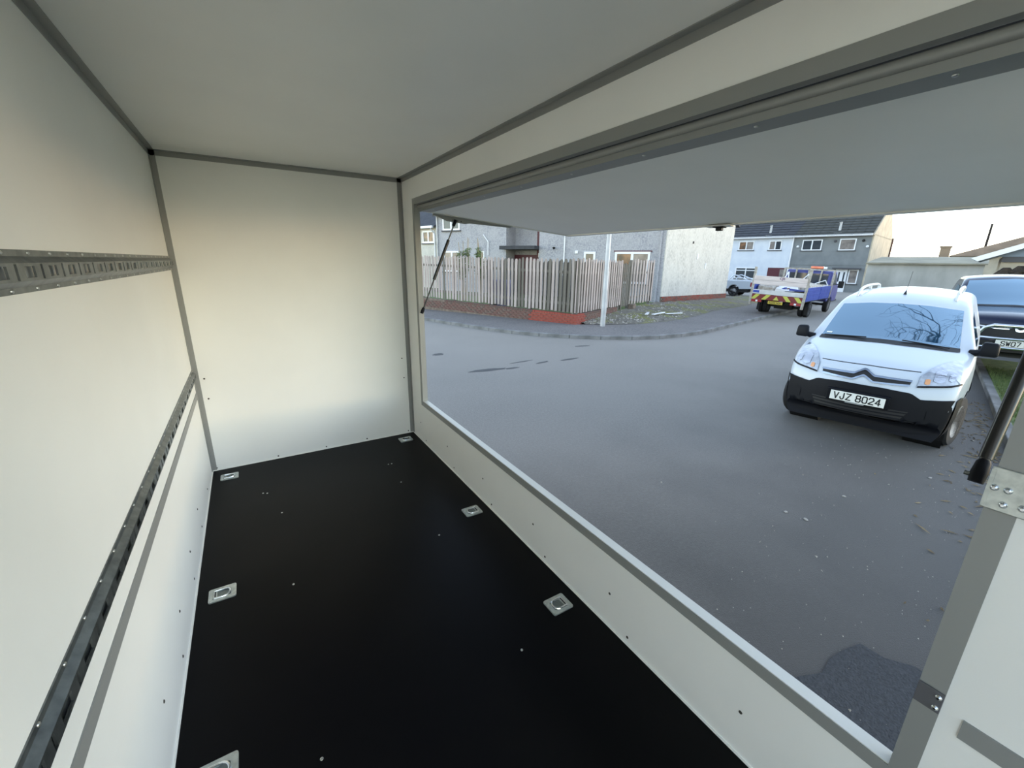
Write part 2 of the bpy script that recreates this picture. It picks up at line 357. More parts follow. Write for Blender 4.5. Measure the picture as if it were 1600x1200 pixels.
trim(MB().box(XR - 0.004, XR, Y0, 0.047, 1.163, 1.209), 'flat grey strip on the white wall near the opening post')
trim(MB().box(XL, XL + 0.006, Y0, YB, ZF, ZF + 0.006).box(XR - 0.006, XR, Y0, YB, ZF, ZF + 0.006).box(XL, XR, YB - 0.006, YB, ZF, ZF + 0.006), 'thin white sealant bead around the floor', 'seal')
XO = XR + TH + 0.006
trim(MB().box(XR - 0.004, XO, OY0 - FR, OY1 + FR, OZ0 - FR, OZ0 - 0.003), 'grey aluminium sill frame of the serving opening')
trim(MB().box(XR - 0.001, XO + 0.001, OY0, OY1, OZ0 - 0.003, OZ0), 'sill top of the serving opening, light on it painted in as a pale strip', 'alu_light')  # paler than the frame to paint in light on the top face
trim(MB().box(XR - 0.004, XO, OY0 - FR, OY1 + FR, OZ1, OZ1 + FR), 'grey aluminium head frame of the serving opening')
trim(MB().box(XR - 0.004, XO, OY0 - FR, OY0, OZ0 - 0.003, OZ1), 'grey aluminium post of the opening nearest the camera')
trim(MB().box(XR - 0.004, XO, OY1, OY1 + FR, OZ0 - 0.003, OZ1), 'grey aluminium post of the opening beside the end wall')

# screws as small parts of the panels they hold
def dome(name, r, h, m):
    mb = MB(); mb.lathe([(0, r), (h * 0.6, r * 0.85), (h, r * 0.4)], (0, 0, 0), 'z', 10)
    return mb.mesh(name, m, smooth=True)
sc_dark = dome('screw', 0.006, 0.003, M['screw_dark']); sc_lite = dome('screw', 0.0055, 0.003, M['screw'])
for k in range(5):
    inst('screw', sc_dark, wall_back, ((-0.356, 0.044, 0.395, 0.723, 1.09)[k], YB, 0.619), (R(90), 0, 0))
for x, z in ((-0.328, 1.296), (-0.325, 1.15), (1.069, 1.295), (1.078, 1.121)):
    inst('screw', sc_dark, wall_back, (x, YB, z), (R(90), 0, 0))
for k in range(6):
    y = 0.30 + 0.572 * k
    inst('screw', sc_dark, wall_right, (XR, y + 0.03, 0.633), (0, R(-90), 0)); inst('screw', sc_dark, wall_right, (XR, y - 0.145 + 0.29, 0.76), (0, R(-90), 0))
    inst('screw', sc_dark, wall_left, (XL, 0.75 + 0.47 * k, 0.661), (0, R(90), 0)); inst('screw', sc_dark, wall_left, (XL, 0.57 + 0.408 * k, 0.782), (0, R(90), 0))
for y in (2.98, 2.665, 1.966, 1.1):
    for x in (0.006, 0.753):
        if not (x < 0.1 and y > 2.9): inst('screw', sc_lite, floor, (x, y, ZF))
for x, y in ((-0.083, 2.981), (-0.059, 2.967), (0.778, 2.978)): inst('screw', sc_lite, floor, (x, y, ZF))

# ------------------------------------------------------------------ lashing tracks
def track_mesh():
    mb = MB(); y0, y1 = Y0, YB - 0.034; L = 0.129
    sec = [(0.0, 0.0), (0.003, 0.0), (0.003, -0.013), (0.017, -0.026), (0.017, -0.061), (0.003, -0.073), (0.003, -0.085), (0.0, -0.085)]
    def strip(a, b):
        mb.add([(a[0], y0, a[1]), (a[0], y1, a[1]), (b[0], y1, b[1]), (b[0], y0, b[1])], [(0, 1, 2, 3)])
    for i in range(7):
        if i == 3: continue
        strip(sec[i], sec[i + 1])
    X = 0.017; zt, zb = -0.026, -0.061
    def q(a, b, z0, z1): mb.add([(X, a, z0), (X, b, z0), (X, b, z1), (X, a, z1)], [(0, 1, 2, 3)])
    def rim(a, b, z0, z1):   # edges of a punched slot
        mb.add([(X, a, z0), (X, b, z0), (X, b, z1), (X, a, z1), (X - 0.004, a, z0), (X - 0.004, b, z0), (X - 0.004, b, z1), (X - 0.004, a, z1)],
               [(0, 1, 5, 4), (1, 2, 6, 5), (2, 3, 7, 6), (3, 0, 4, 7)])
    ph = 1.208 - y0; start = y0 + (ph % L) - L; y = start
    while y < y1:
        cuts = [(y - 0.006, y + 0.006, -0.028, -0.059), (y + 0.0645 - 0.026, y + 0.0645 + 0.026, -0.032, -0.055)]
        cur = y - 0.0323
        segs = []
        for (a, b, t, bo) in cuts:
            segs.append((cur, a, None)); segs.append((a, b, (t, bo))); cur = b
        segs.append((cur, y - 0.0323 + L, None))
        for a, b, h in segs:
            a2, b2 = max(a, y0), min(b, y1)
            if b2 <= a2: continue
            if h is None: q(a2, b2, zb, zt)
            else:
                q(a2, b2, h[0], zt); q(a2, b2, zb, h[1]); rim(a2, b2, h[1], h[0])
        y += L
    return mb.mesh('track', M['galv'])
tm = track_mesh(); riv = dome('rivet', 0.0045, 0.003, M['screw'])
for ztop, lab in ((2.112, 'galvanised lashing track at eye height along the left wall'), (1.372, 'galvanised lashing track at waist height above grey strip on left wall')):
    t = empty('lashing_track', (XL, 1.4, ztop - 0.085)); tag(t, lab, 'lashing track', 'lashing tracks on the left wall')
    inst('track', tm, t, (0, -1.4, 0.085))
    for k in range(22):
        y = 0.83 + 0.125 * k - 1.4
        if y + 1.4 < YB - 0.05:
            inst('rivet', riv, t, (0.003, y, 0.0785), (0, R(90), 0)); inst('rivet', riv, t, (0.003, y, 0.006), (0, R(90), 0))

# ------------------------------------------------------------------ floor lashing rings
def ring_thing():
    t = empty('lashing_ring')
    a, b, c = 0.054, 0.046, 0.009
    outer = []
    for (cx, cy, a0) in ((a - c, b - c, 0), (-a + c, b - c, 90), (-a + c, -b + c, 180), (a - c, -b + c, 270)):
        for k in range(5): outer.append((cx + c * math.cos(R(a0 + 22.5 * k)), cy + c * math.sin(R(a0 + 22.5 * k))))
    n = len(outer); cxy = (-0.008, 0)
    inner = []
    for p in outer:
        d = math.hypot(p[0] - cxy[0], p[1] - cxy[1]); inner.append((cxy[0] + (p[0] - cxy[0]) / d * 0.033, cxy[1] + (p[1] - cxy[1]) / d * 0.033))
    mb = MB()
    v = [(p[0], p[1], 0.0005) for p in outer] + [(p[0], p[1], 0.0065) for p in outer] + [(p[0], p[1], 0.0065) for p in inner] + [(p[0], p[1], 0.001) for p in inner]
    f = []
    for k in range(3): f += [(k * n + i, k * n + (i + 1) % n, (k + 1) * n + (i + 1) % n, (k + 1) * n + i) for i in range(n)]
    mb.add(v, f); mb.build('plate', M['zinc'], t, smooth=True)
    MB().lathe([(0.0045, 0.0335), (0.0025, 0.028), (0.0012, 0.016), (0.0010, 0.002)], (cxy[0], 0, 0), 'z', 24).build('bowl', M['zinc_dark'], t, smooth=True)
    pts = [(0.030, -0.026, 0.0085), (0.006, -0.027, 0.0085)]
    for k in range(9):
        an = R(-90 - 22.5 * k); pts.append((cxy[0] + 0.004 + 0.027 * math.cos(an), 0.027 * math.sin(an), 0.0085))
    pts += [(0.006, 0.027, 0.0085), (0.030, 0.026, 0.0085)]
    MB().tube(pts, 0.0046, 8).build('ring', M['chrome'], t, smooth=True)
    MB().box(0.026, 0.037, -0.030, 0.030, 0.0066, 0.0072).build('slot', M['van_dark'], t)
    MB().tube([(0.033, -0.03, 0.0095), (0.033, 0.03, 0.0095)], 0.003, 8).build('hinge_pin', M['zinc'], t, smooth=True)
    hd = dome('rivet', 0.004, 0.002, M['screw'])
    for x, y in ((-0.046, -0.038), (-0.046, 0.038), (0.046, -0.038), (0.046, 0.038)): inst('rivet', hd, t, (x, y, 0.0065))
    return t
proto = ring_thing()
RINGS = [((-0.276, 3.354), 180, 'recessed steel lashing ring in the far left floor corner'), ((1.017, 3.370), 0, 'recessed steel lashing ring in the far corner below the serving opening'),
         ((1.021, 2.084), 0, 'recessed steel lashing ring halfway along the serving side of the floor'), ((1.023, 1.210), 0, 'recessed steel lashing ring nearest the camera on the serving side'),
         ((-0.280, 2.066), 180, 'recessed steel lashing ring halfway along the left wall'), ((-0.268, 1.215), 180, 'recessed steel lashing ring by the left wall cut by the bottom edge')]
for i, (p, rz, lab) in enumerate(RINGS):
    o = proto if i == 0 else copy_tree(proto)
    o.location = (p[0], p[1], ZF); o.rotation_euler = (0, 0, R(rz)); tag(o, lab, 'lashing ring', 'floor lashing rings')

# ------------------------------------------------------------------ serving hatch (open)
HX0, HZ0, HX1, HZ1 = 1.176, 2.462, 2.600, 2.345
hd_ = Vector((HX1 - HX0, 0, HZ1 - HZ0)); HL = hd_.length; ha = math.atan2(-(HZ1 - HZ0), HL)
hatch = empty('serving_hatch', (HX0, 0, HZ0), 0, 0, math.atan2(HZ0 - HZ1, HX1 - HX0))
tag(hatch, 'white serving hatch panel propped open over the road outside', 'hatch')
HY0, HY1 = OY0 - 0.02, OY1 + 0.0
MB().box(0.0, HL - 0.03, HY0 + 0.03, HY1 - 0.03, 0.004, 0.034).build('panel', M['grp'], hatch)
MB().box(HL - 0.034, HL, HY0, HY1, -0.004, 0.040).build('edge_rail', M['alu_light'], hatch, bevel=0.004)
MB().box(0.0, HL - 0.034, HY1 - 0.034, HY1, -0.002, 0.040).build('edge_rail', M['alu_light'], hatch, bevel=0.004)
MB().box(0.0, HL - 0.034, HY0, HY0 + 0.034, -0.002, 0.040).build('edge_rail', M['alu_light'], hatch, bevel=0.004)
MB().box(0.0, 0.075, HY0 + 0.034, HY1 - 0.034, -0.003, 0.004).build('hinge_strip', M['alu'], hatch)
MB().box(-0.004, 0.0, HY0, HY1, -0.006, 0.020).build('hinge_leaf', M['alu'], hatch)
MB().tube([(-0.006, HY0, 0.028), (-0.006, HY1, 0.028)], 0.0125, 12).build('hinge_tube', M['alu'], hatch, smooth=True)
MB().box(-0.012, 0.006, HY0, HY1, 0.042, 0.056).build('rubber_seal', M['black_rubber'], hatch)
rv = dome('rivet', 0.006, 0.003, M['screw'])
for k in range(8): inst('rivet', rv, hatch, (0.030, 0.35 + 0.38 * k, -0.003), (R(180), 0, 0))
# side angle carrying the strut, at each end
for yy, s in ((HY1, 1), (HY0, -1)):
    mb = MB().prism([(0.10, -0.002), (0.80, -0.002), (0.80, -0.012), (0.42, -0.030), (0.37, -0.040), (0.22, -0.040), (0.14, -0.016), (0.10, -0.012)], yy - 0.002 * s, yy + 0.002 * s, 'y')
    mb.box(0.10, 0.80, min(yy, yy - 0.03 * s), max(yy, yy - 0.03 * s), -0.005, -0.002)
    br = mb.build('strut_bracket', M['alu'], hatch)
    bolt = dome('bolt', 0.005, 0.003, M['screw_dark'])
    for x in (0.27, 0.31, 0.34): inst('bolt', bolt, br, (x, yy - 0.002 * s, -0.026), (R(90 * s), 0, 0))
mb = MB().box(HL - 0.05, HL - 0.006, 1.66, 1.73, -0.016, -0.004).box(HL - 0.036, HL - 0.012, 1.675, 1.715, -0.034, -0.016)
mb.build('catch', M['van_dark'], hatch, bevel=0.003)
mb = MB().box(HL - 0.06, HL - 0.0, 1.61, 1.78, -0.010, -0.004).build('catch_plate', M['alu_light'], hatch)

# ------------------------------------------------------------------ gas struts
def strut(y, top, bot, lab, rc, rr, frac):
    t = empty('gas_strut', (bot[0], y, bot[1])); tag(t, lab, 'gas strut', 'gas struts holding the hatch')
    b = Vector((0, 0, 0)); u = Vector((top[0] - bot[0], 0, top[1] - bot[1])); d = u.normalized()
    f0, f1 = frac
    MB().tube([b + u * f0, b + u * f1], rc, 14).build('cylinder', M['strut_black'], t, smooth=True)
    MB().tube([b + d * 0.02, b + u * f0], rr, 10).build('rod', M['strut_black'], t, smooth=True)
    MB().tube([b + u * f1, u - d * 0.01], rr * 1.1, 10).build('top_rod', M['galv'], t, smooth=True)
    for p, s in ((b, 1), (u, -1)):
        MB().tube([p - d * 0.014 * s, p + d * 0.006 * s, p + d * 0.030 * s, p + d * 0.036 * s], [0.012, 0.0135, 0.0115, rr], 12).build('end_fitting', M['van_plastic'], t, smooth=True)
        MB().tube([p, p + Vector((0, 0.02 if y < 1 else 0.012, 0))], 0.005, 8).build('ball_stud', M['galv'], t, smooth=True)
    return t
strut(OY1 - 0.035, (1.445, 2.400), (1.150, 1.725), 'slim black gas strut at far end of hatch beside the end wall', 0.0125, 0.0055, (0.36, 0.80))
s2 = strut(0.155, (1.545, 2.395), (1.240, 1.690), 'thick black gas strut beside the nearest opening post', 0.0115, 0.0085, (0.05, 0.62))
# hinge and catch plates on the near post
t = empty('strut_mounting_plate', (XR - 0.005, 0.105, 1.67)); tag(t, 'bolted galvanised mounting plate on the nearest post below the strut', 'bracket')
MB().box(-0.004, 0.0, -0.045, 0.022, 0.0, 0.083).build('plate', M['zinc'], t, bevel=0.002)
MB().box(-0.006, -0.001, 0.016, 0.022, 0.005, 0.078).box(-0.001, 0.10, 0.016, 0.021, 0.005, 0.06).build('folded_flange', M['zinc'], t)
bl = dome('bolt', 0.0065, 0.006, M['chrome'])
for y, z in ((-0.005, 0.045), (-0.005, 0.016), (-0.028, 0.058), (-0.028, 0.02), (0.012, 0.044)): inst('bolt', bl, t, (-0.004, y, z), (0, R(-90), 0))
t = empty('catch_plate', (XR - 0.005, 0.10, 1.19)); tag(t, 'small dark catch plate with two bright rivets low on the nearest post', 'bracket')
MB().box(-0.003, 0.0, -0.02, 0.022, 0.0, 0.052).build('plate', M['sill'], t, bevel=0.001)
for z in (0.012, 0.040): inst('rivet', bl, t, (-0.003, -0.012, z), (0, R(-90), 0))

# ------------------------------------------------------------------ ground
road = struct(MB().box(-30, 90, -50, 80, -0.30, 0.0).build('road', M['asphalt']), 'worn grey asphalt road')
def blob(name, pts, m, z0, z1, parent, jit=0.0):
    return MB().prism([(p[0] + random.uniform(-jit, jit), p[1] + random.uniform(-jit, jit)) for p in pts], z0, z1).build(name, m, parent)
def ell(cx, cy, a, b, ang, n=18, j=0.18):
    o = []
    for k in range(n):
        t = 2 * math.pi * k / n; r = 1 + random.uniform(-j, j)
        x, y = a * r * math.cos(t), b * r * math.sin(t); o.append((cx + x * math.cos(ang) - y * math.sin(ang), cy + x * math.sin(ang) + y * math.cos(ang)))
    return o
blob('patch', [(2.22, 0.66), (2.36, 0.60), (2.50, 0.61), (2.64, 0.59), (2.78, 0.56), (2.78, 0.46), (2.85, 0.33), (2.84, 0.10), (2.60, -0.30), (1.80, -0.3), (1.70, 0.30), (1.95, 0.62), (2.10, 0.64)], M['asphalt_new'], -0.01, 0.004, road, 0.015)
for (cx, cy, a, b, an) in ((3.95, 7.30, 0.42, 0.09, -0.1), (4.5, 7.2, 0.16, 0.05, 0), (5.37, 7.33, 0.18, 0.05, 0.2), (6.11, 7.30, 0.26, 0.05, 0.1), (7.44, 8.39, 0.22, 0.05, -0.2), (3.67, 9.18, 0.14, 0.10, 0.2), (5.0, 7.6, 0.3, 0.03, 0.1)):
    blob('stain', ell(cx, cy, a, b, an), M['tar'], -0.01, 0.003, road)

KERB = [(1.4, 26.5), (3.2, 22.0), (4.6, 18.0), (5.46, 15.21), (6.22, 12.5), (6.80, 11.0), (7.28, 10.18), (7.90, 9.48), (8.56, 8.92), (9.35, 8.45), (10.23, 8.18), (11.25, 8.10), (12.4, 8.20), (14.3, 8.60), (16.1, 9.0), (19.0, 9.63), (21.5, 10.2), (26.0, 11.2), (34.0, 13.0)]
def catmull(P, n=8):
    out = []
    for i in range(len(P) - 1):
        p0 = Vector(P[max(i - 1, 0)]); p1 = Vector(P[i]); p2 = Vector(P[i + 1]); p3 = Vector(P[min(i + 2, len(P) - 1)])
        for k in range(n):
            t = k / n
            out.append(0.5 * ((2 * p1) + (p2 - p0) * t + (2 * p0 - 5 * p1 + 4 * p2 - p3) * t * t + (3 * p1 - p0 - 3 * p2 + p3) * t ** 3))
    out.append(Vector(P[-1])); return out
KC = catmull(KERB)
def walk(C, step):
    out = [C[0]]; acc = 0
    for a, b in zip(C, C[1:]):
        L = (b - a).length; d = step - acc
        while d <= L:
            out.append(a + (b - a) * (d / L)); d += step
        acc = (acc + L) % step
    return out
KH = 0.105; KW = 0.13
pave = KC[:]
back = [(33.5, 15.5), (28.0, 14.2), (22.8, 12.75), (18.2, 11.75), (16.2, 11.0), (14.7, 10.55), (13.0, 10.25), (11.67, 10.25), (10.4, 10.65), (9.55, 11.2), (6.5, 18.15), (4.9, 22.0), (3.1, 27.0)]
inner = []
for i, p in enumerate(KC):
    d = (KC[min(i + 1, len(KC) - 1)] - KC[max(i - 1, 0)]).normalized(); inner.append((p.x - d.y * (KW - 0.01), p.y + d.x * (KW - 0.01)))
pavement = struct(MB().prism(inner + back, -0.05, KH - 0.008).build('pavement', M['pavement']), 'dark pavement round the street corner')
kb = MB()
KS = walk(KC, 0.915)
for i in range(len(KS) - 1):
    pass
o2 = []; i2 = []
for i, p in enumerate(KC):
    d = (KC[min(i + 1, len(KC) - 1)] - KC[max(i - 1, 0)]).normalized(); o2.append((p.x - d.y * 0.05, p.y + d.x * 0.05)); i2.append((p.x - d.y * (KW - 0.004), p.y + d.x * (KW - 0.004)))
kerb = struct(MB().prism(o2 + i2[::-1], -0.05, KH - 0.02).build('kerb', M['asphalt_new']), 'concrete kerb round the street corner')
kme = MB().box(0.006, 0.909, 0.0, KW, -0.04, KH).mesh('kerb_stone', M['kerb'], bevel=0.012)
for a, b in zip(KS, KS[1:]):
    an = math.atan2(b.y - a.y, b.x - a.x)
    inst('kerb_stone', kme, kerb, (a.x, a.y, random.uniform(-0.004, 0.004)), (0, 0, an), ((b - a).length / 0.915, 1, 1))

# stony verge between the pavement and the gable
vf = [Vector(p) for p in [(9.9, 11.05), (10.6, 10.68), (11.67, 10.25), (13.0, 10.25), (14.7, 10.55), (16.2, 11.0), (18.2, 11.75), (22.8, 12.75), (28.0, 14.2)]]
vb = [Vector(p) for p in [(9.9, 11.35), (11.0, 11.75), (12.2, 12.3), (13.5, 12.85), (15.5, 13.7), (17.9, 14.65), (20.5, 15.2), (25.0, 16.1), (30.0, 17.2)]]
vfz = [0.10] * 9; vbz = [0.12, 0.18, 0.24, 0.28, 0.31, 0.32, 0.28, 0.20, 0.12]
nu, nv = 48, 12; vv = []; ff = []
def along(P, t):
    x = t * (len(P) - 1); i = min(int(x), len(P) - 2); return P[i] + (P[i + 1] - P[i]) * (x - i)
for i in range(nu + 1):
    for j in range(nv + 1):
        t = i / nu; s = j / nv
        a = along(vf, t); b = along(vb, t); x = t * 8; k = min(int(x), 7)
        z = lerp(0.10, lerp(vbz[k], vbz[k + 1], x - k), s)
        p = a + (b - a) * s
        vv.append((p.x, p.y, z + (random.uniform(-0.02, 0.035) if 0 < j < nv else 0)))
for i in range(nu):
    for j in range(nv): ff.append((i * (nv + 1) + j, (i + 1) * (nv + 1) + j, (i + 1) * (nv + 1) + j + 1, i * (nv + 1) + j + 1))
verge = struct(MB().add(vv, ff).build('verge', M['verge'], smooth=True), 'stony mossy verge beside the gable')
mb = MB()
for k in range(900):
    t = random.uniform(0.03, 0.8); s = random.uniform(0.05, 0.97); a = along(vf, t); b = along(vb, t); p = a + (b - a) * s
    x = t * 8; i = min(int(x), 7); z = lerp(0.10, lerp(vbz[i], vbz[i + 1], x - i), s); r = random.uniform(0.015, 0.06)
    pts = [Vector((random.uniform(-1, 1), random.uniform(-1, 1), random.uniform(0, 0.9))).normalized() * r for _ in range(4)]
    mb.add([(p.x + q.x, p.y + q.y, z + q.z * 0.7) for q in [Vector((-r, -r * .5, -r * .3)), Vector((r, -r * .6, -r * .3)), Vector((0, r, -r * .3)), Vector((random.uniform(-.3, .3) * r, 0, r))]], [(0, 1, 3), (1, 2, 3), (2, 0, 3), (0, 2, 1)])
tag(mb.build('rubble', M['stone']), 'loose pale stones and rubble scattered on the verge', 'rubble', kind='stuff')
for i, (x, y, L, an, z) in enumerate(((14.0, 11.35, 0.9, 0.2, 0.22), (14.75, 11.2, 0.7, -0.35, 0.2), (13.5, 11.5, 0.5, 0.6, 0.22))):
    t = empty('plastic_strip', (x, y, z), an); tag(t, ('long', 'bent', 'short')[i] + ' broken pale strip lying among stones on the verge', 'debris', 'broken strips on the verge')
    MB().hexa([(-L / 2, -0.06, 0), (L / 2, -0.05, 0.02), (L / 2, 0.05, 0.02), (-L / 2, 0.07, 0)], [(-L / 2, -0.06, 0.03), (L / 2, -0.05, 0.06), (L / 2, 0.05, 0.05), (-L / 2, 0.07, 0.03)]).build('strip', M['upvc'], t, bevel=0.005)

garden = struct(MB().prism([(9.6, 11.35), (17.9, 14.65), (24, 40), (4, 40), (3.4, 25), (6.6, 18.2)], -0.05, 0.28).build('garden_ground', M['grass']), 'garden behind the picket fence')
# lawn on the right with its edging
LK = [Vector(p) for p in [(1.9, -0.62), (5.0, 0.14), (8.95, 1.13), (10.93, 1.61), (14.07, 2.39), (20.0, 3.9), (30.0, 6.4)]]
lawn = struct(MB().prism([(p.x, p.y - 0.1) for p in LK] + [(30, -20), (1.9, -20)], -0.05, 0.085).build('lawn', M['grass']), 'grass lawn beside the parked vans')
edge = struct(MB().prism([(p.x, p.y) for p in LK] + [(p.x, p.y - 0.1) for p in LK][::-1], -0.05, 0.06).build('lawn_edging', M['mortar']), 'concrete edging of the lawn')
es = walk(LK, 0.9); eme = MB().box(0.006, 0.894, -0.11, 0.005, -0.04, 0.09).mesh('edging_stone', M['kerb'], bevel=0.01)
for a, b in zip(es, es[1:]): inst('edging_stone', eme, edge, (a.x, a.y, random.uniform(-0.005, 0.005)), (0, 0, math.atan2(b.y - a.y, b.x - a.x)))
mb = MB()
for k in range(9000):
    x = random.uniform(6.5, 13.5); y = 0.25 * (x - 8.95) + 0.98 - random.random() ** 1.5 * 2.6
    h = random.uniform(0.02, 0.07); a = random.uniform(0, 6.28); wd = 0.006; lx, ly = random.uniform(-.03, .03), random.uniform(-.03, .03)
    mb.add([(x - wd * math.cos(a), y - wd * math.sin(a), 0.08), (x + wd * math.cos(a), y + wd * math.sin(a), 0.08), (x + lx, y + ly, 0.085 + h)], [(0, 1, 2)])
tag(mb.build('grass_blades', M['grass']), 'short rough grass growing on the lawn', 'grass', kind='stuff')
# litter along the gutter
mb = MB()
for k in range(420):
    x = random.uniform(2.6, 10.0); y = 0.25 * (x - 8.95) + 1.13 + 0.05 + abs(random.gauss(0, 0.28)); L = random.uniform(0.01, 0.09) * (1 if random.random() < .3 else .5); a = random.uniform(0, 6.28); wd = random.uniform(0.003, 0.012)
    if 5.9 < x and y > 0.25 * (x - 8.95) + 1.75: continue
    c, s = math.cos(a), math.sin(a); z = 0.002
    mb.add([(x - c * L, y - s * L, z), (x - s * wd, y + c * wd, z + 0.004), (x + c * L, y + s * L, z + 0.008), (x + s * wd, y - c * wd, z + 0.002), (x, y, z + 0.014)], [(0, 3, 4), (3, 2, 4), (2, 1, 4), (1, 0, 4)])
tag(mb.build('leaf_litter', M['leaf_dry']), 'dry leaves and twigs along the lawn edge', 'leaves', kind='stuff')
mb = MB()
for k in range(1500):
    x = random.uniform(1.6, 11.0); y = random.uniform(0.0, 8.0)
    if random.random() < 0.55: y = 0.25 * (x - 8.95) + 1.3 + random.random() ** 2 * 1.6
    if y < 0.25 * (x - 8.95) + 1.15: continue
    r = random.uniform(0.002, 0.006) * (1.8 if random.random() < 0.05 else 1)
    mb.add([(x - r, y - r * .6, 0), (x + r, y - r * .5, 0), (x, y + r, 0), (x + r * .1, y, r * 1.2)], [(0, 1, 3), (1, 2, 3), (2, 0, 3)])
tag(mb.build('grit', M['stone']), 'loose pale grit scattered over the road', 'grit', kind='stuff')
STN = [((3.83, 1.49), 'round'), ((3.86, 1.34), 'flat'), ((4.60, 1.34), 'dusty'), ((5.83, 1.04), 'long'), ((7.65, 1.10), 'bright')]
for i, (p, wd) in enumerate(STN):
    t = MB(); rr = 0.019
    t.lathe([(0, rr * .7), (rr * .4, rr), (rr * .8, rr * .75), (rr, rr * .3)], (0, 0, 0), 'z', 7)
    o = t.build('pebble', M['stone']); o.location = (p[0], p[1], 0); o.scale = (1.3 if i % 2 else 1, 0.8, 0.6); o.rotation_euler = (0, 0, i)
    tag(o, ['pale round pebble nearest the trailer on the road', 'flat grey pebble just beside the pale round pebble', 'small dusty pebble in the middle of the near road', 'pale pebble on the road ahead of the white van', 'bright pebble on the road by the white van wheel'][i], 'pebble', 'pebbles on the road')

# ------------------------------------------------------------------ garden wall and picket fence
WC = Vector((9.50, 11.12)); WLd = Vector((6.52, 18.10)) - WC; WLl = WLd.length; WLd.normalize(); WRd = (Vector((17.5, 14.40)) - WC); WRl = WRd.length; WRd.normalize()
wall = empty('garden_wall', (WC.x, WC.y, 0.08)); tag(wall, 'low old brick garden wall under the picket fence on the corner', 'wall')
aL = math.atan2(WLd.y, WLd.x); aR = math.atan2(WRd.y, WRd.x)
core = MB()
nl = Vector((-WLd.y, WLd.x)) * -1; nr = Vector((-WRd.y, WRd.x))
def wz(s): return 0.36 + 0.022 * s          # wall top rises to the left
def seg(d, n, s0, s1, t, z0, z1, z2):
    a = d * s0; b = d * s1
    return [(a.x, a.y), (b.x, b.y), (b.x + n.x * t, b.y + n.y * t), (a.x + n.x * t, a.y + n.y * t)]
q = seg(WLd, nl, 0.02, WLl + 1.5, 0.19, 0, 0, 0)
core.hexa([(p[0] + nl.x * .012, p[1] + nl.y * .012, -0.1) for p in q], [(q[0][0] + nl.x * .012, q[0][1] + nl.y * .012, wz(0) - .01), (q[1][0] + nl.x * .012, q[1][1] + nl.y * .012, wz(WLl + 1.5) - .01), (q[2][0], q[2][1], wz(WLl + 1.5) - .01), (q[3][0], q[3][1], wz(0) - .01)])
RL = 3.6
q = seg(WRd, nr, 0.02, RL, 0.19, 0, 0, 0)
core.hexa([(p[0] + nr.x * .012, p[1] + nr.y * .012, -0.1) for p in q], [(p[0] + nr.x * .012, p[1] + nr.y * .012, wz(0) - .01) for p in q])
core.build('mortar_core', M['mortar'], wall)
BR = {}
for nm in ('brick_old', 'brick_old2', 'brick_new'): BR[nm] = MB().box(0.005, 0.213, 0.0, 0.10, 0.004, 0.066).mesh('brick', M[nm], bevel=0.004)
BH = {}
for nm in ('brick_old', 'brick_old2', 'brick_new'): BH[nm] = MB().box(0.005, 0.100, 0.0, 0.10, 0.004, 0.075).mesh('cap_brick', M[nm], bevel=0.004)
cnt = 0
for (d, ang, L, sg, newlen) in ((WLd, aL, WLl + 1.2, -1, 1.75), (WRd, aR, RL, 1, 0.62)):
    for c in range(4):
        s = 0.0 if c % 2 == 0 else (-0.0)
        off = 0.0 if c % 2 == 0 else 0.108
        first = True; s = 0.0
        while s < L - 0.1:
            ln = off if (first and off) else 0.2175
            first = False
            if s < newlen and not (sg == 1 and c < 1 and s > .4): nm = 'brick_new'
            else: nm = random.choice(['brick_old', 'brick_old', 'brick_old2'])
            z = c * 0.075 - 0.02 + 0.022 * (s if sg == -1 else 0) * 1.0
            if s + ln > L: break
            sc = ln / 0.2175
            x, y = d.x * s, d.y * s; jit = random.uniform(-0.004, 0.004)
            if sg == -1: inst('brick', BR[nm], wall, (x + nl.x * jit, y + nl.y * jit, z), (0, 0, ang), (sc, -1, 1))
            else: inst('brick', BR[nm], wall, (x + nr.x * jit, y + nr.y * jit, z), (0, 0, ang), (sc, 1, 1))
            s += ln; cnt += 1
    s = 0.0
    while s < min(L, 6.2) - 0.1:      # header course along the top, laid on edge
        nm = 'brick_new' if s < newlen else random.choice(['brick_old', 'brick_old2', 'brick_old2'])
        z = 4 * 0.075 - 0.02 + 0.022 * (s if sg == -1 else 0)
        if sg == -1: inst('cap_brick', BH[nm], wall, (d.x * s, d.y * s, z), (0, 0, ang), (1, -1.9, 1))
        else: inst('cap_brick', BH[nm], wall, (d.x * s, d.y * s, z), (0, 0, ang), (1, 1.9, 1))
        s += 0.105; cnt += 1

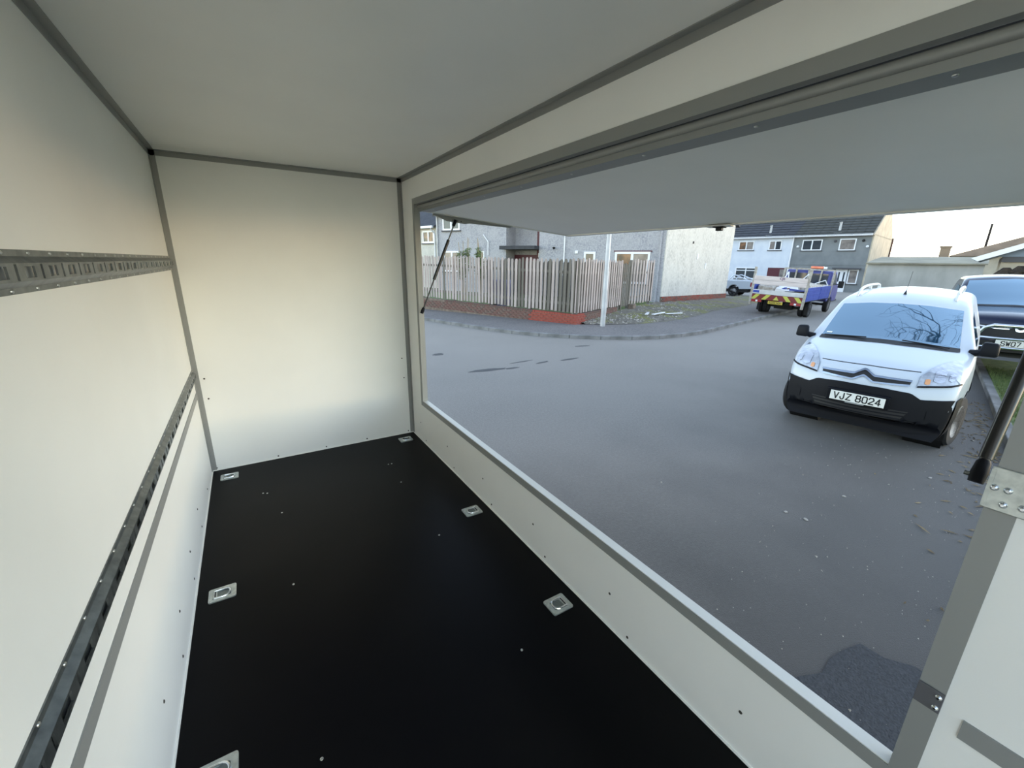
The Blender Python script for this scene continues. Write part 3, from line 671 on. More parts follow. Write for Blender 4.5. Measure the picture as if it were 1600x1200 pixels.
def pale_mesh(m, h, wd=0.075, th=0.02):
    return MB().prism([(-wd / 2, 0), (wd / 2, 0), (wd / 2, h - 0.03), (wd / 4, h), (-wd / 4, h), (-wd / 2, h - 0.03)], 0, th, 'y').mesh('pale', m)
PM = [pale_mesh(M[k], 1.0) for k in ('wood_grey', 'wood_pink', 'wood_dark')]
def fence(start, d, ang, s0, s1, step, z0, ztop, slope, lab, weights, sg, skip=None, backs=None, wide=1.0):
    t = empty('picket_fence', (start.x, start.y, 0)); tag(t, lab, 'fence')
    nn = Vector((-d.y, d.x)) * sg       # towards the garden
    s = s0
    while s < s1:
        if not (skip and skip[0] < s < skip[1]):
            k = random.choices((0, 1, 2), weights(s))[0]
            zb = z0(s) + random.uniform(-0.01, 0.03); h = ztop(s) - zb + random.uniform(-0.035, 0.035)
            o = inst('pale', PM[k], t, (d.x * s + nn.x * 0.06, d.y * s + nn.y * 0.06, zb), (0, random.gauss(0, 0.008), ang), (wide * random.uniform(0.9, 1.1), sg, h))
        if backs and backs[0] < s < backs[1]:  # back row in darker wood paints in the shade between the front pales
            inst('back_pale', PM[2], t, (d.x * (s + step / 2) + nn.x * 0.135, d.y * (s + step / 2) + nn.y * 0.135, z0(s)), (0, random.gauss(0, 0.008), ang), (wide * 1.15, sg, ztop(s) - z0(s) - 0.08 + random.uniform(-.04, .03)))
        s += step
    for zz in (0.30, 1.35):
        r_ = MB()
        A = d * s0 + nn * 0.105; B = d * s1 + nn * 0.105
        r_.beam((A.x, A.y, z0(s0) + zz), (B.x, B.y, z0(s1) + zz), 0.045, 0.09).build('rail', M['wood_dark'], t)
    n_ = max(2, int((s1 - s0) / 1.9) + 1)
    for k in range(n_):
        s = lerp(s0 + 0.05, s1 - 0.05, k / (n_ - 1)); P = d * s + nn * 0.175
        MB().box(P.x - 0.045, P.x + 0.045, P.y - 0.045, P.y + 0.045, 0.2, ztop(s) - 0.1).build('post', M['wood_dark'], t)
    return t
zl = lambda s: 0.47 + 0.022 * s
fence(WC, WLd, aL, 0.06, WLl + 0.1, 0.158, zl, lambda s: 2.26 + 0.012 * s, 0, 'long weathered picket fence run above old brick wall', lambda s: (3, 3, 6) if s < 1.3 else (4, 4, 1), -1, backs=(-1, 4.2), wide=1.3)
zr = lambda s: 0.46
fence(WC, WRd, aR, 0.05, 4.05, 0.205, zr, lambda s: 2.30 - 0.012 * s, 0, 'pale picket fence run behind the lamp post', lambda s: (3, 5, 0.4), 1, backs=(-1, 9), wide=1.6)
fence(WC, WRd, aR, 5.0, 7.9, 0.36, lambda s: 0.42, lambda s: 2.32, 0, 'short picket fence run against the grey house', lambda s: (4, 4, 1), 1, backs=(0, 9), wide=2.4)
t = empty('garden_gate', (WC.x + WRd.x * 4.5, WC.y + WRd.y * 4.5, 0.4), aR); tag(t, 'dark weathered slatted gate in the picket fence', 'gate')
for k in range(4): inst('pale', PM[2], t, (-0.30 + 0.19 * k, 0.08, 0.0), (0, 0, 0), (1.5, 1, 1.72 + 0.05 * (k % 2)))
for z in (0.3, 1.3): MB().box(-0.36, 0.36, 0.10, 0.14, z, z + 0.09).build('rail', M['wood_dark'], t)
MB().box(-0.45, -0.37, 0.05, 0.15, -0.1, 1.75).build('post', M['wood_dark'], t); MB().box(0.39, 0.49, 0.05, 0.15, -0.2, 1.9).build('post', M['wood_dark'], t)
E2 = WC + WLd * (WLl + 0.2)
o = MB().box(-0.06, 0.06, -0.06, 0.06, 0, 1.86).box(-0.075, 0.075, -0.075, 0.075, 1.86, 1.90).build('gate_post', M['wood_red']); o.location = (E2.x, E2.y + 0.1, 0.46); tag(o, 'dark red timber post at the far end of the picket fence', 'post')
# block at the gate
o = MB().box(-0.16, 0.16, -0.12, 0.12, 0, 0.26).build('stone_block', M['mortar'], bevel=0.02); p = WC + WRd * 5.0; o.location = (p.x, p.y - 0.12, 0.22); o.rotation_euler = (0, 0, aR); tag(o, 'squat rough block at the foot of the slatted gate', 'block')

# bin and shrubs behind the fence
t = empty('wheelie_bin', (9.2, 15.6, 0.28), R(20)); tag(t, 'lilac wheelie bin seen through the picket fence', 'bin')
MB().hexa([(-.22, -.24, .08), (.22, -.24, .08), (.22, .24, .08), (-.22, .24, .08)], [(-.29, -.34, 1.05), (.29, -.34, 1.05), (.29, .34, 1.05), (-.29, .34, 1.05)]).build('body', M['bin_blue'], t, bevel=0.02)
MB().hexa([(-.31, -.36, 1.05), (.31, -.36, 1.05), (.31, .38, 1.05), (-.31, .38, 1.05)], [(-.28, -.33, 1.13), (.28, -.33, 1.13), (.28, .36, 1.15), (-.28, .36, 1.15)]).build('lid', M['bin_blue'], t, bevel=0.02)
for s in (-1, 1): MB().lathe([(-.03, .09), (.03, .09)], (s * .24, .22, .10), 'x', 16).build('wheel', M['tyre'], t)
def shrub(x, y, h, n, lab):
    t = empty('shrub', (x, y, 0.28)); tag(t, lab, 'shrub', 'wispy shrubs behind the fence')
    st = MB(); lf = MB()
    for k in range(n):
        a = random.uniform(0, 6.28); r = random.uniform(0.0, 0.35); hh = h * random.uniform(0.65, 1.0)
        b = Vector((r * .3 * math.cos(a), r * .3 * math.sin(a), 0)); e_ = Vector((r * math.cos(a), r * math.sin(a), hh))
        st.tube([b, b.lerp(e_, .5) + Vector((0.03, 0, 0)), e_], [.02, .016, .012], 5)
        for j in range(140):
            p = b.lerp(e_, random.uniform(0.45, 0.84)) + Vector((random.gauss(0, .07), random.gauss(0, .07), random.gauss(0, .03))); q = random.uniform(.05, .09)
            d1 = Vector((random.gauss(0, 1), random.gauss(0, 1), random.gauss(0.4, 1))).normalized() * q; d2 = d1.orthogonal().normalized() * q * .4
            lf.add([p - d1, p + d2, p + d1, p - d2], [(0, 1, 2, 3)])
    st.build('stems', M['twig'], t, smooth=True); o = lf.build('leaves', M['leaf_green'], t); o['kind'] = 'stuff'
shrub(9.15, 19.3, 3.1, 7, 'wispy green shrub with tall bare stems on the left of the pair')
shrub(10.0, 18.9, 3.0, 6, 'leafier wispy green shrub on the right of the pair')

# street lamp column
t = empty('lamp_post', (10.08, 10.42, 0.09)); tag(t, 'pale galvanised lamp column standing at the corner of the pavement', 'lamp post')
MB().tube([(0, 0, -0.05), (0, 0, 1.78), (0, 0, 1.82), (0, 0, 5.4)], [0.086, 0.084, 0.076, 0.06], 18).build('column', M['lamp_post'], t, smooth=True)
MB().box(-0.04, 0.04, -0.092, -0.075, 0.45, 0.95).build('access_door', M['lamp_post'], t, bevel=0.004)
MB().tube([(0, 0, 5.35), (-0.1, -0.2, 5.6), (-0.25, -0.6, 5.72)], 0.03, 10).build('arm', M['lamp_post'], t, smooth=True)
MB().hexa([(-.33, -1.1, 5.68), (-.13, -1.1, 5.68), (-.13, -.55, 5.66), (-.33, -.55, 5.66)], [(-.30, -1.05, 5.76), (-.16, -1.05, 5.76), (-.16, -.6, 5.8), (-.30, -.6, 5.8)]).build('lantern', M['lamp_post'], t, bevel=0.02)

# ------------------------------------------------------------------ houses
def window(parent, s0, s1, z0, z1, y=0.0, panes=2, pm='pane', fr=0.07, sill=True, transom=False, name='window', curtain=None, mid=None):
    # in the local frame of a front: x along the front, y out of the front is negative, z up
    f = MB()
    f.box(s0, s1, y - 0.05, y + 0.02, z0, z0 + fr).box(s0, s1, y - 0.05, y + 0.02, z1 - fr, z1)
    f.box(s0, s0 + fr, y - 0.05, y + 0.02, z0 + fr, z1 - fr).box(s1 - fr, s1, y - 0.05, y + 0.02, z0 + fr, z1 - fr)
    xs = [s0 + fr] + [lerp(s0, s1, (k + 1) / panes) if mid is None else mid for k in range(panes - 1)] + [s1 - fr]
    for x in xs[1:-1]: f.box(x - fr * 0.6, x + fr * 0.6, y - 0.05, y + 0.02, z0 + fr, z1 - fr)
    zt = None
    if transom:
        zt = lerp(z0, z1, 0.74); f.box(s0 + fr, s1 - fr, y - 0.05, y + 0.02, zt - fr * .5, zt + fr * .5)
    wo_ = f.build(name, M['upvc'], parent)
    pl = pm if isinstance(pm, (list, tuple)) else [pm] * panes
    for k in range(panes):
        MB().box(xs[k], xs[k + 1], y - 0.02, y - 0.01, z0 + fr, z1 - fr).build('pane', M[pl[k % len(pl)]], wo_)
    if sill: MB().box(s0 - 0.08, s1 + 0.08, y - 0.10, y + 0.02, z0 - 0.07, z0).build('sill', M['sill'], wo_)
    return wo_
def tiles(parent, x0, x1, ridge, eave, m, rows, cols, name='tile'):
    # overlapping roof tiles as separate pieces on one slope; ridge/eave are (y, z)
    dy, dz = eave[0] - ridge[0], eave[1] - ridge[1]; L = math.hypot(dy, dz); a = math.atan2(dz, dy)
    wd = (x1 - x0) / cols; ln = L / rows
    me = MB().hexa([(0.01, 0, 0), (wd - 0.01, 0, 0), (wd - 0.01, ln * 1.06, 0.03), (0.01, ln * 1.06, 0.03)], [(0.01, 0, 0.02), (wd - 0.01, 0, 0.02), (wd - 0.01, ln * 1.06, 0.055), (0.01, ln * 1.06, 0.055)]).mesh(name, m)
    for r in range(rows):
        for c in range(cols):
            inst(name, me, parent, (x0 + c * wd, ridge[0] + dy * r / rows, ridge[1] + dz * r / rows), (a, 0, 0))

# -- near grey house with cream gable: local x runs along the front from the gable corner (away to the left), y into the house
HC = Vector((17.86, 14.52)); fa = R(118)
h1 = empty('end_terrace_house', (HC.x, HC.y, 0.25)); tag(h1, 'grey harled house with a cream gable behind the picket fence', 'house')
fx = Vector((math.cos(fa), math.sin(fa))); ga = R(11); gx = Vector((math.cos(ga), math.sin(ga))) * 8.25
inn = Vector((math.sin(fa), -math.cos(fa)))
def F(s, d): p = fx * s + inn * d; return (p.x, p.y)
fr_ = empty('front_frame_tmp'); bpy.data.objects.remove(fr_)
def front_part(mb): 
    # convert local front coordinates (s, depth, z) to house coordinates
    mb.v = [(fx.x * v[0] + inn.x * v[1], fx.y * v[0] + inn.y * v[1], v[2]) for v in mb.v]; return mb
EV = 4.75
RB0, RB1, LB1 = 6.95, 9.15, 14.4      # right block 0..RB0, recess to RB1, left block to LB1
g4 = (gx.x, gx.y); bk = F(LB1, 8.0)
MB().prism([(0.0, 0.0), g4, (gx.x + fx.x * RB0, gx.y + fx.y * RB0), F(RB0, 0)], -0.4, EV).build('right_block', M['harl_grey'], h1)
front_part(MB().box(RB0, RB1, 1.1, 6.5, -0.4, EV)).build('recess_wall', M['harl_grey'], h1)
front_part(MB().box(RB1, LB1, 0, 7.5, -0.4, EV + 0.35)).build('left_block', M['harl_grey'], h1)
# cream gable skin, stands proud of the grey wall and carries the gable triangle
gd = gx.normalized(); gn = Vector((gd.y, -gd.x))
def G(t, o_): p = gd * t + gn * o_; return (p.x, p.y)
gm = MB()
poly = [(0.0, 0.12), (8.25, 0.0), (8.25, EV - 0.55), (4.3, EV + 1.9), (0.0, EV)]
a_ = [(*G(t, 0.05), z) for t, z in poly]; b_ = [(*G(t, -0.12), z) for t, z in poly]; n5 = 5
gm.add(a_ + b_, [tuple(range(5))[::-1], tuple(range(5, 10))] + [(i, (i + 1) % 5, 5 + (i + 1) % 5, 5 + i) for i in range(5)])
gm.build('gable_wall', M['harl_cream'], h1)
pl = MB().add([(*G(0.0, 0.09), -0.4), (*G(8.25, 0.09), -0.4), (*G(8.25, 0.09), 0.20), (*G(0.0, 0.09), 0.32), (*G(0.0, -0.1), -0.4), (*G(8.25, -0.1), -0.4), (*G(8.25, -0.1), 0.20), (*G(0.0, -0.1), 0.32)], [(0, 1, 2, 3), (7, 6, 5, 4), (3, 2, 6, 7), (0, 3, 7, 4), (1, 5, 6, 2), (0, 4, 5, 1)]).build('brick_plinth', M['mortar'], h1)
bpms = [MB().box(0.006, 0.222, -0.03, 0.0, 0.004, 0.066).mesh('brick', M[k], bevel=0.003) for k in ('brick_new', 'brick_plinth', 'brick_old')]
for c in range(5):
    for k in range(36):
        t_ = k * 0.229 + (0.11 if c % 2 else 0); top = lerp(0.32, 0.20, t_ / 8.25)
        z = top - 0.075 * (c + 1)
        if t_ + 0.22 < 8.25:
            p = gd * t_ + gn * 0.09; inst('brick', random.choices(bpms, (2, 4, 2))[0], pl, (p.x, p.y, z), (0, R(0.8), ga))
# roof: two slopes and a ridge
rf = MB()
def RP(t, s, z): p = gd * t + fx * s; return (p.x, p.y, z)
rf.add([RP(-0.35, -0.2, EV - 0.12), RP(-0.35, LB1, EV - 0.12), RP(4.3, LB1, EV + 2.0), RP(4.3, -0.2, EV + 2.0), RP(8.5, LB1, EV - 0.6), RP(8.5, -0.2, EV - 0.6),
        RP(-0.35, -0.2, EV + 0.02), RP(-0.35, LB1, EV + 0.02), RP(4.3, LB1, EV + 2.14), RP(4.3, -0.2, EV + 2.14), RP(8.5, LB1, EV - 0.46), RP(8.5, -0.2, EV - 0.46)],
       [(0, 3, 2, 1), (3, 5, 4, 2), (6, 7, 8, 9), (9, 8, 10, 11), (0, 1, 7, 6), (4, 5, 11, 10), (0, 6, 9, 3), (3, 9, 11, 5), (1, 2, 8, 7), (2, 4, 10, 8)])
rf.build('roof', M['slate'], h1)
gf = Matrix.Rotation(0, 4, 'Z')
# windows are laid out in the front frame: x along the front, y out = negative
ff_ = {}
def hfront(make):
    n0 = set(bpy.data.objects.keys()); o = make()
    for ob in [o] + list(o.children):
        for v in ob.data.vertices:
            x, y, z = v.co; v.co = (fx.x * x + inn.x * y, fx.y * x + inn.y * y, z)
    return o
HW = lambda *a, **k: hfront(lambda: window(h1, *a, **k))
HW(0.68, 2.48, 0.9, 2.50, panes=2, pm=('pane_curtain', 'pane_warm'), fr=0.11)
HW(3.55, 4.20, 0.0, 2.50, panes=1, pm='pane', fr=0.11, sill=False, name='door')
HW(12.55, 13.9, 1.25, 2.55, y=0, panes=2, pm='pane_curtain', fr=0.10)
HW(12.55, 13.9, 3.80, 4.85, y=0, panes=2, pm='pane', fr=0.10)
HW(10.7, 11.2, 1.6, 2.55, y=0, panes=1, pm='pane', fr=0.08)
front_part(MB().box(0.6, 2.56, -0.03, 0.01, 2.50, 2.56)).build('lintel', M['maroon'], h1)
front_part(MB().box(RB0, RB0 + 0.62, 0.95, 1.15, -0.2, EV)).build('maroon_panel', M['maroon'], h1)
front_part(MB().box(RB0 + 0.62, RB1, 1.02, 1.12, 0.0, 2.35)).build('porch_screen', M['maroon'], h1)
front_part(MB().box(RB0 + 0.0, RB1 + 0.15, -0.55, 1.2, 2.62, 2.82)).build('porch_canopy', M['slate'], h1, bevel=0.01)
front_part(MB().box(RB0 + 0.35, RB0 + 0.47, 0.85, 0.95, 2.2, 2.45)).build('porch_lamp', M['upvc'], h1)
for (s, z0, z1, m, r) in ((0.22, -0.2, EV, 'harl_grey', 0.05), (5.35, 1.2, EV, 'upvc', 0.035), (LB1 - 0.05, -0.2, EV + 0.3, 'lamp_post', 0.05), (12.1 - 1.7, 2.3, 3.1, 'upvc', 0.03)):
    MB().tube([(*F(s, -0.07), z0), (*F(s, -0.07), z1)], r, 8).build('downpipe', M[m], h1, smooth=True)
MB().tube([(*F(10.4, -0.07), 3.08), (*F(10.75, -0.07), 3.5)], 0.03, 8).build('pipe_elbow', M['upvc'], h1, smooth=True)
for s in (11.05, 5.95):
    MB().lathe([(0, .02), (.05, .07), (.12, .08), (.14, .03)], (*F(s, -0.16), 2.62), 'z', 10).build('wall_lamp', M['van_dark'], h1, smooth=True)
front_part(MB().box(4.55, 4.72, -0.07, 0, 2.4, 2.56)).build('alarm_box', M['upvc'], h1, bevel=0.01)
for t_, z, ww, hh, m in ((2.85, 3.05, .10, .12, 'van_dark'), (3.55, 2.35, .14, .28, 'upvc'), (4.7, 1.85, .10, .3, 'upvc')):
    p = gd * t_ + gn * 0.06
    o = MB().box(-ww / 2, ww / 2, -0.03, 0.02, -hh / 2, hh / 2).build('wall_vent', M[m], h1, bevel=0.008); o.location = (p.x, p.y, z); o.rotation_euler = (0, 0, ga)

# -- cream house far left
h2 = empty('cream_house', (17.9, 33.3, 0.0), R(108)); tag(h2, 'pale house with a dark tiled roof at the far left behind the fence', 'house')
MB().box(-2, 12, 0, 7, -0.2, 4.5).build('front_wall', M['harl_cream'], h2)
MB().prism([(-0.4, 4.45), (3.5, 7.2), (7.4, 4.45)], -2.2, 12.2, 'x').build('roof', M['slate'], h2)
MB().box(-2.1, 12.1, 7.36, 7.50, 4.36, 4.50).build('gutter', M['upvc'], h2)
o = window(h2, -1.78, -0.48, 3.38, 4.24, 0.0, 2, 'pane_warm', fr=0.12)
for ob in [o] + list(o.children):
    for v in ob.data.vertices: v.co.y = 7.0 - v.co.y
MB().tube([(-1.9, 7.45, 4.3), (-1.9, 7.1, 4.0), (-1.9, 7.1, 0)], 0.05, 8).build('downpipe', M['upvc'], h2, smooth=True)
# -- far terrace: local x along the front from the right corner to the left, y into the house
TA = R(101)
def terrace(name, lab, s0, s1, wm, roofm, wins, extras):
    P = Vector((46.66, 16.23)) + Vector((math.cos(TA), math.sin(TA))) * s0
    t = empty(name, (P.x, P.y, 0.0), TA); tag(t, lab, 'house')
    L = s1 - s0
    MB().box(0, L, -10.8, 0, -0.2, 4.95).build('wall', M[wm], t)
    rm = MB().prism([(0.35, 4.92), (-5.4, 7.75), (-11.15, 4.92)], 0, L, 'x').build('roof', M[roofm], t)
    tiles(rm, 0.0, L, (-5.4, 7.78), (0.42, 4.92), M[roofm], 11, 9)
    MB().box(-0.02, L + 0.02, 0.30, 0.46, 4.86, 5.0).build('gutter', M['upvc'], t)
    for (a, b, z0, z1, pn, pm, tr) in wins:
        o = window(t, a - s0, b - s0, z0, z1, 0.0, pn, pm, fr=0.085, transom=tr)
        for ob in [o] + list(o.children):
            for v in ob.data.vertices: v.co.y = -v.co.y
    return t, P
tw, _ = terrace('white_terraced_house', 'pale blue-white terraced house with dark tiled roof behind the truck', 5.87, 13.4, 'render_white', 'slate',
    [(9.37, 10.83, 3.74, 4.62, 2, ('pane_curtain', 'pane_warm'), False), (6.86, 7.98, 3.72, 4.62, 2, ('pane', 'pane_curtain'), False), (8.75, 10.8, 0.9, 2.02, 2, 'pane', True)], None)
tg, _ = terrace('grey_terraced_house', 'blue-grey terraced house with tan gable beside the white house', 0.0, 5.87, 'render_grey', 'slate_moss',
    [(3.55, 5.13, 3.66, 4.62, 2, 'pane', False), (1.05, 2.25, 3.64, 4.64, 1, 'pane_curtain', False), (3.3, 5.1, 0.9, 1.95, 2, 'pane', False), (0.40, 1.12, 0.75, 1.98, 1, 'pane_curtain', False)], None)
MB().box(-0.10, 0.0, -10.9, 0.02, -0.2, 4.96).prism([(0.30, 4.9), (-5.4, 7.85), (-11.1, 4.9)], -0.10, 0.0, 'x').build('gable_wall', M['render_tan'], tg)
MB().tube([(-0.16, -10.6, 3.2), (-0.16, -10.6, 5.1)], 0.07, 8).build('downpipe', M['brick_old'], tg, smooth=True)
d_ = MB().box(1.20, 2.08, 0.0, 0.06, -0.1, 2.0).build('door', M['upvc'], tg, bevel=0.01)
MB().box(1.35, 1.47, 0.06, 0.07, 0.9, 1.75).box(1.72, 1.84, 0.06, 0.07, 0.9, 1.75).build('pane', M['pane'], d_)
MB().box(0.3, 2.3, 0.0, 0.55, 2.02, 2.14).build('porch_canopy', M['sill'], tg)
MB().box(0.0, 5.87, 0.0, 0.03, 2.34, 2.42).build('string_course', M['render_grey'], tg)
d_ = MB().box(0.17, 1.85, -0.02, 0.02, -0.1, 2.04).build('door_recess', M['maroon'], tw)
MB().box(0.3, 0.75, 0.02, 0.05, 0.2, 1.9).build('pane', M['pane_curtain'], d_)
MB().tube([(0.05, 0.08, 0), (0.05, 0.08, 4.9)], 0.055, 8).build('downpipe', M['upvc'], tw, smooth=True)
for t_, x in ((tw, 2.35), (tg, 2.55)):
    MB().tube([(x, -0.55, 5.35), (x, -0.55, 5.95), (x + 0.03, -0.55, 6.1)], [.11, .09, .13], 10).build('roof_vent', M['lamp_post'], t_, smooth=True)
    MB().box(x - 0.3, x + 0.3, -0.45, 0.02, 5.05, 5.16).build('vent_flashing', M['lamp_post'], t_)
for x, z, m in ((2.58, 4.45, 'sill'), (0.55, 4.45, 'van_dark'), (5.45, 4.02, 'upvc'), (0.2, 3.95, 'upvc')):
    MB().lathe([(-0.02, .10), (.10, .11), (.16, .05)], (x, 0.0, z), 'y', 12).build('wall_fitting', M[m], tg, smooth=True)

# -- low outbuilding, bungalow and blue gable on the right
ob = empty('outbuilding', (33.0, 8.3, 0.0), R(101)); tag(ob, 'long low rendered outbuilding with felt roof behind the white van', 'outbuilding')
MB().box(-1.9, 2.95, -5, 0, -0.2, 2.40).build('wall', M['render_old'], ob)
MB().add([(-2.0, 0.2, 2.36), (3.05, 0.2, 2.36), (3.05, -5.2, 2.78), (-2.0, -5.2, 2.78), (-2.0, 0.2, 2.44), (3.05, 0.2, 2.44), (3.05, -5.2, 2.88), (-2.0, -5.2, 2.88)], [(3, 2, 1, 0), (4, 5, 6, 7), (0, 1, 5, 4), (1, 2, 6, 5), (2, 3, 7, 6), (3, 0, 4, 7)]).build('roof', M['roof_felt'], ob)
bg_ = empty('brown_roofed_bungalow', (50.4, 2.67, 0.0), R(101)); tag(bg_, 'brown roofed bungalow with a square chimney against the bright sky', 'house')
MB().box(-9, 8.9, -8, 0, -0.2, 3.2).build('wall', M['render_tan'], bg_)
MB().hexa([(-9.5, 0.5, 3.15), (9.1, 0.5, 3.15), (9.1, -8.5, 3.15), (-9.5, -8.5, 3.15)], [(-9.2, -3.5, 6.3), (1.0, -3.5, 6.3), (1.0, -4.5, 6.3), (-9.2, -4.5, 6.3)]).build('roof', M['roof_tan'], bg_)
MB().box(9.12, 9.72, -1.4, -0.8, -0.2, 3.85).box(9.06, 9.78, -1.46, -0.74, 3.85, 3.97).build('chimney', M['brick_chimney'], bg_)
bl_ = empty('blue_gabled_garage', (25.67, 3.93, 0.0), R(101)); tag(bl_, 'blue-grey gabled garage behind the navy pickup at the right edge', 'garage')
MB().prism([(-7.6, 2.62), (-3.4, 4.45), (0.8, 2.62)], -0.1, 0.02, 'y').build('gable', M['gable_blue'], bl_)
MB().prism([(-8.2, 2.55), (-3.4, 4.64), (1.4, 2.55), (1.2, 2.46), (-3.4, 4.48), (-8.0, 2.46)], -5, 0.30, 'y').build('roof', M['gable_blue'], bl_)
MB().prism([(-3.4, 4.66), (1.45, 2.56), (1.25, 2.44), (-3.4, 4.46)], 0.30, 0.36, 'y').prism([(-3.4, 4.66), (-8.25, 2.56), (-8.05, 2.44), (-3.4, 4.46)], 0.30, 0.36, 'y').build('bargeboard', M['upvc'], bl_)
MB().box(-7.4, 0.6, -5, -0.12, -0.2, 2.62).build('wall', M['render_tan'], bl_)
MB().box(-7.4, 0.6, -0.12, -0.02, 2.42, 2.62).build('beam', M['sill'], bl_)
hg = MB()
for k in range(260):
    x = random.uniform(-7.2, 0.5); z = random.uniform(0, 1.0) ** 0.8 * 2.1; y = random.uniform(0.5, 1.2); r = random.uniform(0.18, 0.34)
    hg.lathe([(-r, r * .3), (-r * .5, r * .85), (r * .2, r), (r, r * .3)], (x, y, max(z, r * .6)), 'z', 7)
o = hg.build('hedge', M['hedge']); o.location = (25.67, 3.93, 0.0); o.rotation_euler = (0, 0, TA); tag(o, 'brown winter hedge below the blue-grey gable', 'hedge')
o = MB().tube([(0, 0, 0), (0, 0, 6.2)], [0.12, 0.08], 8).build('telegraph_pole', M['bark'], smooth=True); o.location = (58.8, 11.7, 0); tag(o, 'thin dark pole against the bright sky above the roofs', 'pole')

# ------------------------------------------------------------------ vehicles
def car_surface(prof, W, zb, L, sweep, radius, crown, ys, taper=((0, 1.0), (1, 1.0))):
    """Lofted body: stations along y, half section = side up to the shoulder, shoulder arc, top to the centre line."""
    secs = []
    NS, NA, NT = 12, 5, 8
    for y in ys:
        zt = smooth_interp(prof, y); r = min(interp(radius, y), (zt - zb) * 0.45); cr = interp(crown, y)
        pts = []
        zs = zt - r
        for k in range(NS): z = lerp(zb, zs, k / (NS - 1)); pts.append((smooth_interp(W, z), z))
        x0 = smooth_interp(W, zs); x1 = x0 - r * 1.25
        for k in range(1, NA + 1):
            a = R(90) * k / NA; pts.append((x0 - (x0 - x1) * (1 - math.cos(a)), zs + r * math.sin(a)))
        for k in range(1, NT + 1):
            t = k / NT; x = x1 * (1 - t); pts.append((x, zt + cr * (1 - (x / x1) ** 2)))
        sw = interp(sweep, y); row = []; tp = interp(taper, y)
        for (x, z) in pts: row.append((x * tp, y + sw * (abs(x) / 0.88) ** 2.3, z))
        secs.append(row)
    n = len(secs[0]); full = []
    for row in secs: full.append([(-p[0], p[1], p[2]) for p in row] + [row[i] for i in range(n - 2, -1, -1)])
    m = len(full[0]); mb = MB()
    for row in full: mb.v += row
    for i in range(len(full) - 1):
        for j in range(m - 1): mb.f.append((i * m + j, (i + 1) * m + j, (i + 1) * m + j + 1, i * m + j + 1))
    for e_ in (0, len(full) - 1):      # close both ends row by row
        for j in range(n - 1): mb.f.append((e_ * m + j, e_ * m + j + 1, e_ * m + m - 2 - j, e_ * m + m - 1 - j))
    return mb
def cut_arches(mb, arches, xmin=0.5):
    V = mb.v; keep = []
    for f in mb.f:
        ok = True
        for (cy, cz, r) in arches:
            if all(abs(V[i][0]) > xmin and math.hypot(V[i][1] - cy, V[i][2] - cz) < r for i in f): ok = False
        if ok: keep.append(f)
    mb.f = keep
    used = {}
    for f in keep:
        for a, b in zip(f, f[1:] + f[:1]): used[(min(a, b), max(a, b))] = used.get((min(a, b), max(a, b)), 0) + 1
    bd = set()
    for (a, b), c in used.items():
        if c == 1: bd.add(a); bd.add(b)
    for i in bd:
        x, y, z = V[i]
        for (cy, cz, r) in arches:
            d = math.hypot(y - cy, z - cz)
            if abs(x) > xmin and r * 0.7 < d < r * 1.05 : V[i] = (x, cy + (y - cy) / d * r, cz + (z - cz) / d * r)
    return mb
def bvh(mb): return BVHTree.FromPolygons([Vector(v) for v in mb.v], mb.f)
def resample(P, n):
    P = [Vector(p) for p in P]; L = [0]
    for a, b in zip(P, P[1:]): L.append(L[-1] + (b - a).length)
    out = []
    for k in range(n):
        d = L[-1] * k / (n - 1)
        for i in range(len(P) - 1):
            if d <= L[i + 1] + 1e-9: break
        t = (d - L[i]) / max(L[i + 1] - L[i], 1e-9); out.append(P[i].lerp(P[i + 1], min(max(t, 0), 1)))
    return out
def patch(tree, top, bot, nx, ny, axis='y', off=0.004, thick=0.0, side=1):
    """A skin laid on a body: outline given as two polylines seen from the front (x, z) or from one side (y, z)."""
    A = resample(top, nx); B = resample(bot, nx); mb = MB(); grid = []
    for j in range(ny):
        t = j / (ny - 1); last = None
        for i in range(nx):
            p = A[i].lerp(B[i], t)
            if axis == 'y': o, d = Vector((p.x, -3, p.y)), Vector((0, 1, 0))
            elif axis == 'z': o, d = Vector((p.x, p.y, 5)), Vector((0, 0, -1))
            else: o, d = Vector((3 * side, p.x, p.y)), Vector((-side, 0, 0))
            h, nrm, _, _ = tree.ray_cast(o, d)
            if h is None: h = last if last is not None else o + d * 3
            else:
                if nrm.dot(d) > 0: nrm = -nrm
                h = h + nrm * off
            last = h; grid.append(h)
    mb.v = [tuple(g) for g in grid]
    for j in range(ny - 1):
        for i in range(nx - 1): mb.f.append((j * nx + i, j * nx + i + 1, (j + 1) * nx + i + 1, (j + 1) * nx + i))
    return mb
